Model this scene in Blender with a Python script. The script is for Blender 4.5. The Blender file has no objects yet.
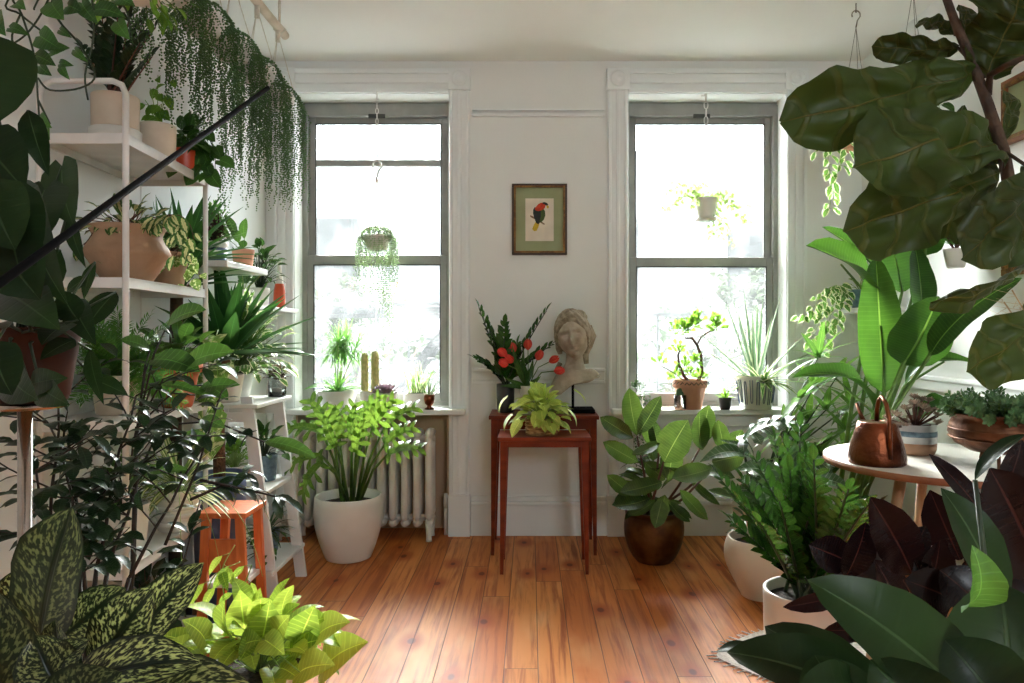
import bpy, bmesh, math, random
from mathutils import Vector, Matrix, noise
V = Vector
PI = math.pi
F = 720.0; CX = 530.0; CY = 332.0; CZ = 1.18     # focal length in pixels, level horizon, eye height
WL, WR, WY, ZC = -1.535, 1.93, 4.186, 2.755       # left wall, right wall, window wall, ceiling
sc = bpy.context.scene
COL = sc.collection

def G(px, py, Y):
    return V(((px - CX) * Y / F, Y, CZ + (CY - py) * Y / F))

def rgb(r, g, b):
    f = lambda c: ((c / 255.0 + 0.055) / 1.055) ** 2.4 if c / 255.0 > 0.04045 else c / 255.0 / 12.92
    return (f(r), f(g), f(b), 1.0)

# ------------------------------------------------------------------ materials
def new_mat(name):
    m = bpy.data.materials.new(name); m.use_nodes = True
    nt = m.node_tree; nt.nodes.clear()
    out = nt.nodes.new('ShaderNodeOutputMaterial')
    b = nt.nodes.new('ShaderNodeBsdfPrincipled')
    nt.links.new(b.outputs[0], out.inputs[0])
    return m, nt, b, out

def nd(nt, typ, **kw):
    n = nt.nodes.new(typ)
    for k, v in kw.items():
        if hasattr(n, k): setattr(n, k, v)
        else: n.inputs[k].default_value = v
    return n

def M(nt, op, a, b=None, c=None, clamp=False):
    n = nt.nodes.new('ShaderNodeMath'); n.operation = op; n.use_clamp = clamp
    for i, x in enumerate((a, b, c)):
        if x is None: continue
        if isinstance(x, (int, float)): n.inputs[i].default_value = x
        else: nt.links.new(x, n.inputs[i])
    return n.outputs[0]

def mixc(nt, fac, a, b, mode='MIX'):
    n = nt.nodes.new('ShaderNodeMix'); n.data_type = 'RGBA'; n.blend_type = mode
    for i, x in ((0, fac), (6, a), (7, b)):
        if isinstance(x, (int, float, tuple)): n.inputs[i].default_value = x
        else: nt.links.new(x, n.inputs[i])
    return n.outputs[2]

def sstep(nt, x, lo, hi):
    n = nt.nodes.new('ShaderNodeMapRange'); n.interpolation_type = 'SMOOTHSTEP'
    nt.links.new(x, n.inputs[0]); n.inputs[1].default_value = lo; n.inputs[2].default_value = hi
    return n.outputs[0]

def simple(name, c1, c2=None, rough=0.5, metal=0.0, scale=8.0, bump=0.0, bscale=60.0, spec=0.5, stretch=(1, 1, 1), trans=0.0, coat=0.0):
    m, nt, b, out = new_mat(name)
    tc = nd(nt, 'ShaderNodeTexCoord')
    mp = nd(nt, 'ShaderNodeMapping'); mp.inputs[3].default_value = stretch
    nt.links.new(tc.outputs['Object'], mp.inputs[0])
    nz = nd(nt, 'ShaderNodeTexNoise', Scale=scale, Detail=4.0)
    nt.links.new(mp.outputs[0], nz.inputs['Vector'])
    c2 = c2 or tuple(min(1, x * 0.86) for x in c1[:3]) + (1,)
    nt.links.new(mixc(nt, sstep(nt, nz.outputs[0], 0.35, 0.65), c1, c2), b.inputs['Base Color'])
    b.inputs['Roughness'].default_value = rough; b.inputs['Metallic'].default_value = metal
    b.inputs['Specular IOR Level'].default_value = spec
    if coat: b.inputs['Coat Weight'].default_value = coat
    if trans: b.inputs['Transmission Weight'].default_value = trans
    if bump:
        n2 = nd(nt, 'ShaderNodeTexNoise', Scale=bscale, Detail=3.0)
        nt.links.new(mp.outputs[0], n2.inputs['Vector'])
        bp = nd(nt, 'ShaderNodeBump', Strength=bump, Distance=0.01)
        nt.links.new(n2.outputs[0], bp.inputs['Height']); nt.links.new(bp.outputs[0], b.inputs['Normal'])
    return m

def leafm(name, c1, c2=None, vein=None, veinw=0.05, side=0.25, sides=9, varieg=None, vcol=None, rough=0.42, trans=0.4, tcol=None, bump=0.3, ns=(1, 1), spec=0.35):
    """leaf material: UV u = leaf number + position along the leaf, v across it"""
    m, nt, b, out = new_mat(name)
    uv = nd(nt, 'ShaderNodeUVMap'); sp = nd(nt, 'ShaderNodeSeparateXYZ')
    nt.links.new(uv.outputs[0], sp.inputs[0])
    u = sp.outputs[0]; v = sp.outputs[1]
    s = M(nt, 'FRACT', u); idn = M(nt, 'FLOOR', u)
    a = M(nt, 'MULTIPLY', M(nt, 'ABSOLUTE', M(nt, 'SUBTRACT', v, 0.5)), 2.0)
    wn = nd(nt, 'ShaderNodeTexWhiteNoise', noise_dimensions='1D'); nt.links.new(idn, wn.inputs['W'])
    c2 = c2 or tuple(x * 0.55 for x in c1[:3]) + (1,)
    cmb = nd(nt, 'ShaderNodeCombineXYZ')
    nt.links.new(u, cmb.inputs[0]); nt.links.new(v, cmb.inputs[1])
    mp = nd(nt, 'ShaderNodeMapping'); mp.inputs[3].default_value = (5 * ns[0], 2.2 * ns[1], 1)
    nt.links.new(cmb.outputs[0], mp.inputs[0])
    nz = nd(nt, 'ShaderNodeTexNoise', Scale=1.0, Detail=3.0); nt.links.new(mp.outputs[0], nz.inputs['Vector'])
    f = M(nt, 'ADD', M(nt, 'MULTIPLY', wn.outputs[0], 0.75), M(nt, 'MULTIPLY', M(nt, 'SUBTRACT', nz.outputs[0], 0.5), 0.9), clamp=True)
    col = mixc(nt, f, c1, c2)
    # side veins
    ph = M(nt, 'ADD', M(nt, 'MULTIPLY', s, sides * 6.283), M(nt, 'MULTIPLY', a, -3.2))
    sv = sstep(nt, M(nt, 'SINE', ph), 0.75, 1.0)
    if varieg:
        mp2 = nd(nt, 'ShaderNodeMapping')
        mp2.inputs[3].default_value = {'speckle': (26, 14, 1), 'edge': (6, 3, 1), 'center': (5, 4, 1), 'blotch': (5, 3.0, 1)}[varieg]
        nt.links.new(cmb.outputs[0], mp2.inputs[0])
        if varieg == 'speckle':
            mp2.inputs[2].default_value = (0, 0, 0.0)
            # streaks follow the side veins
            c3 = nd(nt, 'ShaderNodeCombineXYZ')
            nt.links.new(M(nt, 'SUBTRACT', u, M(nt, 'MULTIPLY', a, 0.22)), c3.inputs[0]); nt.links.new(v, c3.inputs[1])
            nt.links.new(c3.outputs[0], mp2.inputs[0])
        n2 = nd(nt, 'ShaderNodeTexNoise', Scale=1.0, Detail=2.0); nt.links.new(mp2.outputs[0], n2.inputs['Vector'])
        if varieg == 'speckle':
            mk = M(nt, 'MULTIPLY', sstep(nt, n2.outputs[0], 0.46, 0.62), M(nt, 'MULTIPLY', sstep(nt, a, 0.06, 0.22), M(nt, 'SUBTRACT', 1.0, sstep(nt, a, 0.8, 0.97))))
            mk = M(nt, 'MULTIPLY', mk, M(nt, 'ADD', .25, M(nt, 'MULTIPLY', M(nt, 'POWER', wn.outputs[0], 2.0), .8)))
        elif varieg == 'edge':
            mk = sstep(nt, M(nt, 'ADD', a, M(nt, 'MULTIPLY', M(nt, 'SUBTRACT', n2.outputs[0], 0.5), 1.2)), 0.6, 0.7)
        elif varieg == 'center':
            mk = M(nt, 'SUBTRACT', 1.0, sstep(nt, M(nt, 'ADD', a, M(nt, 'MULTIPLY', M(nt, 'SUBTRACT', n2.outputs[0], 0.5), 0.9)), 0.35, 0.5))
        else:
            mk = sstep(nt, n2.outputs[0], 0.5, 0.6)
        col = mixc(nt, mk, col, vcol)
    vein = vein or tuple(min(1, x * 1.8 + 0.01) for x in c1[:3]) + (1,)
    col = mixc(nt, M(nt, 'MULTIPLY', sv, side), col, vein)
    mid = M(nt, 'SUBTRACT', 1.0, sstep(nt, a, veinw * 0.4, veinw))
    col = mixc(nt, M(nt, 'MULTIPLY', mid, 0.8), col, vein)
    nt.links.new(col, b.inputs['Base Color'])
    b.inputs['Roughness'].default_value = rough
    b.inputs['Specular IOR Level'].default_value = spec
    bp = nd(nt, 'ShaderNodeBump', Strength=bump, Distance=0.004)
    nt.links.new(M(nt, 'ADD', M(nt, 'MULTIPLY', sv, -min(.8, side * 2.5)), M(nt, 'MULTIPLY', mid, -1.0)), bp.inputs['Height'])
    nt.links.new(bp.outputs[0], b.inputs['Normal'])
    if trans:
        tr = nd(nt, 'ShaderNodeBsdfTranslucent')
        hs = nd(nt, 'ShaderNodeHueSaturation', Hue=0.48, Saturation=1.0, Value=tcol or 1.3)
        nt.links.new(col, hs.inputs['Color']); nt.links.new(hs.outputs[0], tr.inputs[0])
        mx = nd(nt, 'ShaderNodeMixShader', Fac=trans)
        nt.links.new(b.outputs[0], mx.inputs[1]); nt.links.new(tr.outputs[0], mx.inputs[2])
        nt.links.new(mx.outputs[0], out.inputs[0])
    return m

MT = {}
MT['wall'] = simple('wall_paint', rgb(238, 240, 238), rgb(234, 236, 234), 0.7, scale=1.5, bump=0.05, bscale=40)
MT['ceil'] = simple('ceiling_paint', rgb(246, 245, 242), rgb(242, 241, 238), 0.75, scale=1.0, bump=0.03, bscale=30)
MT['trim'] = simple('trim_paint', rgb(240, 243, 243), rgb(235, 238, 238), 0.42, scale=2.0)
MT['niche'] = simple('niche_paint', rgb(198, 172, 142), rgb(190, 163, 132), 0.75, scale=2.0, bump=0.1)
MT['sash'] = simple('window_aluminium', rgb(150, 150, 146), rgb(136, 137, 134), 0.45, 0.1)
MT['sash_dark'] = simple('window_gasket', rgb(62, 64, 62), None, 0.5)
MT['rad'] = simple('radiator_enamel', rgb(226, 222, 214), rgb(210, 204, 194), 0.35, scale=6, bump=0.05)
MT['white_metal'] = simple('white_powder_coat', rgb(232, 231, 228), None, 0.35)
MT['white_wood'] = simple('white_painted_wood', rgb(230, 229, 226), rgb(214, 212, 208), 0.45, scale=5)
MT['white_cer'] = simple('white_ceramic', rgb(232, 229, 222), rgb(222, 218, 210), 0.35, scale=4)
MT['cream_cer'] = simple('cream_ceramic', rgb(222, 208, 190), rgb(206, 190, 170), 0.55, scale=5, bump=0.1)
MT['beige_clay'] = simple('beige_clay', rgb(180, 144, 114), rgb(156, 122, 94), 0.7, scale=7, bump=0.25)
MT['terra'] = simple('terracotta', rgb(196, 112, 72), rgb(176, 94, 58), 0.75, scale=9, bump=0.2)
MT['terra_pale'] = simple('pale_terracotta', rgb(206, 150, 122), rgb(190, 132, 104), 0.75, scale=9, bump=0.2)
MT['orange'] = simple('orange_glaze', rgb(214, 84, 44), rgb(196, 70, 36), 0.35, scale=5)
MT['black'] = simple('black_metal', rgb(20, 20, 21), rgb(14, 14, 15), 0.8, 0.0, spec=0.05)
MT['dark_pot'] = simple('dark_ceramic', rgb(54, 52, 52), rgb(38, 37, 38), 0.5, scale=8, bump=0.15)
MT['chrome'] = simple('brushed_steel', rgb(176, 168, 160), rgb(150, 142, 134), 0.22, 1.0)
MT['copper'] = simple('hammered_copper', rgb(132, 74, 48), rgb(74, 40, 28), 0.3, 1.0, scale=7, bump=0.35, bscale=70)
MT['bronze'] = simple('aged_bronze', rgb(110, 72, 48), rgb(70, 42, 28), 0.42, 0.8, scale=9, bump=0.3, bscale=50)
MT['brass_dark'] = simple('dark_brass', rgb(124, 88, 48), rgb(74, 46, 24), 0.42, 0.75, scale=8, bump=0.3, bscale=40)
MT['dark_brown'] = simple('dark_brown_glaze', rgb(74, 40, 26), rgb(46, 26, 20), 0.6, scale=8, spec=.2)
MT['soil'] = simple('potting_soil', rgb(52, 38, 28), rgb(28, 20, 15), 0.95, scale=60, bump=0.8, bscale=120)
MT['table_wood'] = simple('cherry_wood', rgb(128, 50, 20), rgb(104, 38, 14), 0.45, scale=4, stretch=(1.5, 6, 6), spec=0.2)
MT['light_wood'] = simple('light_oak', rgb(208, 172, 132), rgb(188, 148, 108), 0.5, scale=5, stretch=(8, 8, 1))
MT['edge_wood'] = simple('plywood_edge', rgb(150, 92, 56), rgb(120, 70, 40), 0.55, scale=8)
MT['orange_wood'] = simple('orange_pine', rgb(206, 110, 54), rgb(184, 90, 40), 0.45, scale=6, stretch=(8, 8, 1))
MT['bark'] = simple('bark', rgb(84, 62, 44), rgb(52, 38, 28), 0.85, scale=20, bump=0.6, bscale=60)
MT['bark_dark'] = simple('dark_twig', rgb(46, 34, 26), rgb(30, 22, 18), 0.7, scale=20)
MT['bark_red'] = simple('reddish_stem', rgb(104, 58, 42), rgb(74, 40, 32), 0.6, scale=20)
MT['coir'] = simple('coir_pole', rgb(122, 82, 56), rgb(78, 50, 34), 0.95, scale=50, bump=1.0, bscale=90)
MT['stem'] = simple('green_stem', rgb(92, 128, 48), rgb(68, 100, 36), 0.5, scale=20)
MT['stem_pale'] = simple('pale_green_stem', rgb(148, 176, 92), rgb(120, 150, 72), 0.5, scale=20)
MT['stem_dark'] = simple('dark_green_stem', rgb(36, 58, 26), rgb(26, 42, 20), 0.5, scale=20)
MT['rope'] = simple('cotton_rope', rgb(226, 218, 204), rgb(206, 196, 180), 0.9, scale=40, bump=0.4, bscale=150)
MT['dowel'] = simple('pale_dowel', rgb(222, 204, 184), rgb(204, 182, 160), 0.6, scale=8)
MT['stone'] = simple('marble_bust', rgb(196, 186, 170), rgb(168, 156, 138), 0.8, scale=14, bump=0.25, bscale=60)
MT['hair_stone'] = simple('weathered_marble', rgb(178, 166, 146), rgb(138, 124, 104), 0.9, scale=30, bump=0.9, bscale=70)
MT['wicker'] = simple('woven_seagrass', rgb(196, 158, 106), rgb(132, 94, 56), 0.85, scale=40, stretch=(1, 1, 3), bump=1.0, bscale=90)
MT['blue_cer'] = simple('grey_blue_glaze', rgb(88, 104, 138), rgb(64, 78, 112), 0.4, scale=14, bump=0.1)
MT['bluegreen'] = simple('mottled_blue_green', rgb(96, 122, 134), rgb(72, 96, 112), 0.45, scale=50)
MT['grey_glaze'] = simple('pale_grey_glaze', rgb(184, 186, 182), rgb(164, 168, 166), 0.35, scale=20)
MT['glass_clear'] = simple('clear_glass', rgb(230, 238, 236), None, 0.04, trans=1.0)
MT['cream_cloth'] = simple('white_crochet', rgb(228, 220, 212), rgb(206, 198, 190), 0.95, scale=60, bump=0.6, bscale=160)
MT['gold'] = simple('gilt_frame', rgb(150, 110, 56), rgb(108, 74, 36), 0.45, 0.6, scale=40, bump=0.5, bscale=120)
MT['frame_dark'] = simple('dark_frame', rgb(72, 48, 28), rgb(50, 32, 20), 0.5)
MT['mat_green'] = simple('sage_mount', rgb(158, 166, 128), rgb(150, 158, 120), 0.9)
MT['paper'] = simple('cream_paper', rgb(234, 224, 206), None, 0.9)
MT['ink_red'] = simple('red_plumage', rgb(206, 72, 40), rgb(180, 54, 34), 0.9, scale=60)
MT['ink_dark'] = simple('dark_plumage', rgb(52, 46, 56), rgb(40, 54, 44), 0.9, scale=60)
MT['ink_green'] = simple('green_plumage', rgb(80, 96, 50), None, 0.9, scale=60)
MT['ink_yellow'] = simple('yellow_plumage', rgb(206, 176, 52), None, 0.9, scale=60)
MT['ink_brown'] = simple('brown_ink', rgb(140, 110, 84), None, 0.9, scale=60)
MT['tulip'] = leafm('tulip_petal', rgb(232, 92, 66), rgb(206, 50, 40), vein=rgb(250, 170, 110), side=0.1, rough=0.5, trans=0.35, tcol=1.2)
MT['cactus'] = simple('cactus_skin', rgb(226, 214, 150), rgb(190, 186, 116), 0.7, scale=50, bump=0.8, bscale=120)
MT['pampas'] = simple('dried_pampas', rgb(216, 190, 158), rgb(190, 160, 128), 0.9, scale=30)
MT['bead'] = leafm('pearl_bead', rgb(104, 142, 88), rgb(70, 106, 60), side=0, rough=.4, trans=.35)
MT['bead_pale'] = leafm('pale_bead', rgb(190, 208, 172), rgb(160, 186, 140), side=0, rough=.5, trans=.5, tcol=1.0)
MT['steel_out'] = simple('fire_escape_paint', rgb(30, 31, 31), rgb(24, 25, 25), 0.8, spec=.1)
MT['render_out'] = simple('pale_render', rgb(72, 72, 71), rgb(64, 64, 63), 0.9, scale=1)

# leaves
MT['lf_dark'] = leafm('leaf_dark_gloss', rgb(34, 58, 30), rgb(18, 34, 20), rough=0.28, trans=0.2)
MT['lf_mid'] = leafm('leaf_mid_green', rgb(66, 108, 40), rgb(34, 66, 26), rough=0.3, trans=0.38, spec=.5)
MT['lf_bright'] = leafm('leaf_bright_green', rgb(112, 158, 56), rgb(74, 124, 44), rough=0.4, trans=0.45)
MT['lf_split'] = leafm('leaf_split', rgb(104, 142, 50), rgb(48, 86, 32), rough=0.3, trans=0.4)
MT['lf_lime'] = leafm('leaf_lime', rgb(192, 208, 108), rgb(142, 182, 80), rough=0.42, trans=0.4)
MT['lf_zz'] = leafm('leaf_zz', rgb(50, 96, 30), rgb(22, 50, 20), rough=0.22, trans=0.25, spec=.5)
MT['lf_rubber'] = leafm('leaf_rubber', rgb(82, 116, 44), rgb(26, 46, 26), rough=0.22, trans=0.4, spec=.6, vein=rgb(140, 168, 90), side=0.12, sides=18, veinw=.035)
MT['lf_burg'] = leafm('leaf_burgundy', rgb(30, 15, 14), rgb(15, 9, 10), vein=rgb(66, 36, 30), rough=0.24, trans=0.08, side=0.03, spec=.2, sides=18)
MT['lf_fig'] = leafm('leaf_fiddle_fig', rgb(50, 66, 24), rgb(40, 46, 18), vein=rgb(92, 84, 36), side=0.22, sides=6, rough=0.4, trans=0.22, bump=0.9, tcol=1.6, veinw=.03, spec=.2)
MT['lf_bird'] = leafm('leaf_bird_of_paradise', rgb(54, 100, 30), rgb(24, 56, 20), vein=rgb(110, 156, 64), side=0.09, sides=30, rough=0.3, trans=0.42, bump=0.5, tcol=1.45)
MT['lf_philo'] = leafm('leaf_deep_green', rgb(30, 50, 22), rgb(16, 30, 15), rough=0.32, trans=0.25, side=0.04, tcol=1.6, spec=.18)
MT['lf_dieff'] = leafm('leaf_dieffenbachia', rgb(22, 38, 16), rgb(14, 24, 12), varieg='speckle', vcol=rgb(184, 198, 124), vein=rgb(20, 32, 18), side=0.0, rough=0.32, trans=0.2, veinw=0.08)
MT['lf_hoya'] = leafm('leaf_variegated_hoya', rgb(70, 112, 50), rgb(50, 84, 40), varieg='center', vcol=rgb(190, 188, 132), rough=0.35, trans=0.35, side=0.0)
MT['lf_golden'] = leafm('leaf_golden_lime', rgb(168, 192, 76), rgb(92, 140, 46), rough=0.42, trans=0.38)
MT['lf_cream'] = leafm('leaf_cream_edged', rgb(96, 144, 62), rgb(66, 112, 50), varieg='edge', vcol=rgb(232, 236, 196), rough=0.4, trans=0.4, side=0.0)
MT['lf_blotch'] = leafm('leaf_marbled', rgb(120, 160, 72), rgb(84, 128, 56), varieg='blotch', vcol=rgb(222, 230, 178), rough=0.4, trans=0.4, side=0.0)
MT['lf_spider'] = leafm('leaf_spider', rgb(120, 160, 80), rgb(92, 134, 62), varieg='center', vcol=rgb(228, 232, 190), rough=0.4, trans=0.4, side=0.0)
MT['lf_yucca'] = leafm('leaf_yucca', rgb(54, 104, 44), rgb(34, 72, 36), rough=0.35, trans=0.35, side=0.0)
MT['lf_aloe'] = leafm('leaf_aloe', rgb(110, 140, 108), rgb(78, 112, 84), varieg='edge', vcol=rgb(196, 206, 176), rough=0.4, trans=0.2, side=0.0)
MT['lf_palm'] = leafm('leaf_palm', rgb(104, 154, 62), rgb(56, 104, 44), rough=0.35, trans=0.4, side=0.0)
MT['lf_silver'] = leafm('leaf_silvery', rgb(70, 100, 62), rgb(36, 62, 36), vein=rgb(170, 188, 160), side=0.25, rough=0.22, trans=0.2)
MT['lf_succ'] = leafm('leaf_succulent', rgb(88, 124, 78), rgb(60, 94, 58), rough=0.5, trans=0.15, side=0.0)
MT['lf_purple'] = leafm('leaf_purple_grey', rgb(140, 116, 122), rgb(104, 84, 96), rough=0.5, trans=0.1, side=0.0, vein=rgb(170, 150, 150))
MT['lf_dry'] = leafm('leaf_dusty_brown', rgb(150, 128, 112), rgb(104, 100, 70), rough=0.5, trans=0.2, side=0.0)
MT['lf_fern'] = leafm('leaf_fern', rgb(96, 152, 68), rgb(66, 118, 54), rough=0.5, trans=0.45, side=0.0)
MT['lf_heart'] = leafm('leaf_heart', rgb(60, 104, 38), rgb(30, 60, 24), rough=0.3, trans=0.4, side=0.15)
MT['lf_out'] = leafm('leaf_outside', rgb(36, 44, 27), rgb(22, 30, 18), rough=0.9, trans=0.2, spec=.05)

# ------------------------------------------------------------------ meshes
class MB:
    def __init__(s): s.v = []; s.f = []; s.uv = {}; s.n = 0; s.sm = True; s.fs = []
    def face(s, idx, uvs=None, smooth=True):
        if uvs: s.uv[len(s.f)] = uvs
        s.f.append(idx); s.fs.append(smooth)
    def box(s, x0, x1, y0, y1, z0, z1, bev=0.0):
        if bev <= 0:
            b = len(s.v)
            s.v += [V((x, y, z)) for z in (z0, z1) for y in (y0, y1) for x in (x0, x1)]
            for q in ((0, 2, 3, 1), (4, 5, 7, 6), (0, 1, 5, 4), (2, 6, 7, 3), (0, 4, 6, 2), (1, 3, 7, 5)):
                s.face([b + i for i in q], None, False)
        else:
            bm = bmesh.new(); bmesh.ops.create_cube(bm, size=1)
            for v in bm.verts:
                v.co = V(((x0 + x1) / 2 + v.co.x * (x1 - x0), (y0 + y1) / 2 + v.co.y * (y1 - y0), (z0 + z1) / 2 + v.co.z * (z1 - z0)))
            bmesh.ops.bevel(bm, geom=bm.edges[:] , offset=bev, segments=2, affect='EDGES', profile=0.5)
            s.add_bm(bm)
    def add_bm(s, bm, mat=None, smooth=False):
        b = len(s.v); bm.verts.index_update()
        s.v += [(mat @ v.co if mat else v.co.copy()) for v in bm.verts]
        for f in bm.faces: s.face([b + v.index for v in f.verts], None, smooth)
        bm.free()
    def prism(s, poly, a, b2, axis='z'):
        """poly = list of 2D points extruded between a and b2 along axis"""
        n = len(poly); b = len(s.v)
        mk = {'z': lambda p, t: V((p[0], p[1], t)), 'y': lambda p, t: V((p[0], t, p[1])), 'x': lambda p, t: V((t, p[0], p[1]))}[axis]
        s.v += [mk(p, a) for p in poly] + [mk(p, b2) for p in poly]
        for i in range(n):
            j = (i + 1) % n
            s.face([b + i, b + j, b + n + j, b + n + i], None, False)
        s.face([b + i for i in range(n)][::-1], None, False); s.face([b + n + i for i in range(n)], None, False)
    def lathe(s, prof, c=(0, 0, 0), seg=36, sx=1.0, sy=1.0, sq=0.0, rot=0.0):
        """prof = [(r, z)...]; sq > 0 squares the section"""
        c = V(c); b = len(s.v); n = len(prof)
        for r, z in prof:
            for k in range(seg):
                a = 2 * PI * k / seg
                q = 1.0
                if sq: q = 1.0 / (abs(math.cos(a)) ** sq + abs(math.sin(a)) ** sq) ** (1.0 / sq)
                x, y = r * q * math.cos(a) * sx, r * q * math.sin(a) * sy
                if rot: x, y = x * math.cos(rot) - y * math.sin(rot), x * math.sin(rot) + y * math.cos(rot)
                s.v.append(c + V((x, y, z)))
        for i in range(n - 1):
            for k in range(seg):
                k2 = (k + 1) % seg
                s.face([b + i * seg + k, b + i * seg + k2, b + (i + 1) * seg + k2, b + (i + 1) * seg + k])
        if prof[0][0] > 1e-4: s.face([b + k for k in range(seg)][::-1], None, False)
        if prof[-1][0] > 1e-4: s.face([b + (n - 1) * seg + k for k in range(seg)], None, False)
    def tube(s, pts, r0, r1=None, seg=6, radii=None):
        r1 = r0 if r1 is None else r1
        pts = [V(p) for p in pts]; n = len(pts); b = len(s.v)
        prev = None
        for i, p in enumerate(pts):
            d = (pts[min(i + 1, n - 1)] - pts[max(i - 1, 0)])
            if d.length < 1e-7: d = V((0, 0, 1))
            d.normalize()
            if prev is None:
                h = V((1, 0, 0)) if abs(d.x) < 0.8 else V((0, 1, 0))
                prev = d.cross(h).normalized()
            else:
                prev = (prev - d * prev.dot(d))
                if prev.length < 1e-6: prev = d.cross(V((1, 0, 0.1)))
                prev.normalize()
            w = d.cross(prev)
            r = radii[i] if radii else r0 + (r1 - r0) * i / max(1, n - 1)
            for k in range(seg):
                a = 2 * PI * k / seg
                s.v.append(p + prev * (r * math.cos(a)) + w * (r * math.sin(a)))
        for i in range(n - 1):
            for k in range(seg):
                k2 = (k + 1) % seg
                s.face([b + i * seg + k, b + i * seg + k2, b + (i + 1) * seg + k2, b + (i + 1) * seg + k])
        s.face([b + k for k in range(seg)][::-1]); s.face([b + (n - 1) * seg + k for k in range(seg)])
    def bead(s, p, r, rz=None):
        rz = rz or r; b = len(s.v)
        s.v += [p + V(q) for q in ((r, 0, 0), (0, r, 0), (-r, 0, 0), (0, -r, 0), (0, 0, rz), (0, 0, -rz))]
        for q in ((0, 1, 4), (1, 2, 4), (2, 3, 4), (3, 0, 4), (1, 0, 5), (2, 1, 5), (3, 2, 5), (0, 3, 5)):
            s.face([b + i for i in q])
    def ball(s, p, r, rz=None, seg=12, rings=8):
        rz = rz or r
        s.lathe([(max(1e-5, r * math.sin(PI * i / rings)), -rz * math.cos(PI * i / rings)) for i in range(rings + 1)], p, seg)
    def build(s, name, mat, parent=None, root=None, clamp=None):
        me = bpy.data.meshes.new(name)
        off = V((0, 0, 0))
        p = parent
        while p is not None:
            off += p.location; p = p.parent
        vs = s.v
        if clamp:
            x0, x1, y1 = clamp
            vs = [V((min(max(v.x, x0), x1), min(v.y, y1), v.z)) for v in vs]
        own = V((0, 0, 0))
        if parent is None and vs:
            zz = min(v.z for v in vs)
            own = V((sum(v.x for v in vs) / len(vs), sum(v.y for v in vs) / len(vs), zz))
        me.from_pydata([tuple(v - off - own) for v in vs], [], s.f)
        me.polygons.foreach_set('use_smooth', s.fs)
        if s.uv:
            ul = me.uv_layers.new(name='UVMap')
            for fi, uvs in s.uv.items():
                pl = me.polygons[fi]
                for li, uvc in zip(pl.loop_indices, uvs): ul.data[li].uv = uvc
        me.materials.append(mat if not isinstance(mat, str) else MT[mat])
        me.validate(); me.update()
        o = bpy.data.objects.new(name, me); COL.objects.link(o)
        o.location = own
        if parent is not None: o.parent = parent
        return o

def tag(o, label=None, cat=None, group=None, kind=None):
    if label: o['label'] = label
    if cat: o['category'] = cat
    if group: o['group'] = group
    if kind: o['kind'] = kind
    return o
def thing(name, loc, label, cat, group=None):
    o = bpy.data.objects.new(name, None); COL.objects.link(o); o.location = V(loc)
    o.empty_display_size = 0.05
    return tag(o, label, cat, group)
def struct(name, mb, mat, parent=None):
    o = mb.build(name, mat, parent)
    if parent is None: o['kind'] = 'structure'
    return o

# ------------------------------------------------------------------ leaves
SH = {
 'ovate': [(0, .06), (.08, .5), (.2, .88), (.35, 1), (.55, .9), (.75, .6), (.9, .26), (1, .01)],
 'heart': [(0, .46), (.05, .8), (.13, .97), (.24, 1), (.42, .96), (.6, .83), (.78, .55), (.92, .24), (1, .02)],
 'lance': [(0, .12), (.15, .65), (.35, 1), (.55, .9), (.78, .5), (1, .01)],
 'ellip': [(0, .06), (.1, .5), (.25, .85), (.5, 1), (.72, .86), (.88, .52), (.96, .25), (1, .03)],
 'obov': [(0, .08), (.12, .4), (.3, .52), (.5, .78), (.7, 1), (.85, .95), (.95, .6), (1, .1)],
 'fiddle': [(0, .2), (.08, .45), (.2, .62), (.35, .66), (.5, .78), (.68, 1), (.84, .97), (.93, .78), (.98, .45), (1, .03)],
 'strap': [(0, .7), (.15, .9), (.45, 1), (.75, .7), (.92, .3), (1, .01)],
 'blade': [(0, 1), (.3, .92), (.6, .68), (.85, .32), (1, .01)],
 'paddle': [(0, .1), (.06, .55), (.15, .85), (.35, 1), (.6, .95), (.8, .7), (.93, .38), (1, .02)],
 'spoon': [(0, .25), (.4, .5), (.7, 1), (.9, .8), (1, .1)],
}
def shp(tbl, s):
    for i in range(len(tbl) - 1):
        a, b = tbl[i], tbl[i + 1]
        if s <= b[0]:
            t = (s - a[0]) / (b[0] - a[0]); t = t * t * (3 - 2 * t) * .4 + t * .6
            return a[1] + (b[1] - a[1]) * t
    return tbl[-1][1]

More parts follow.
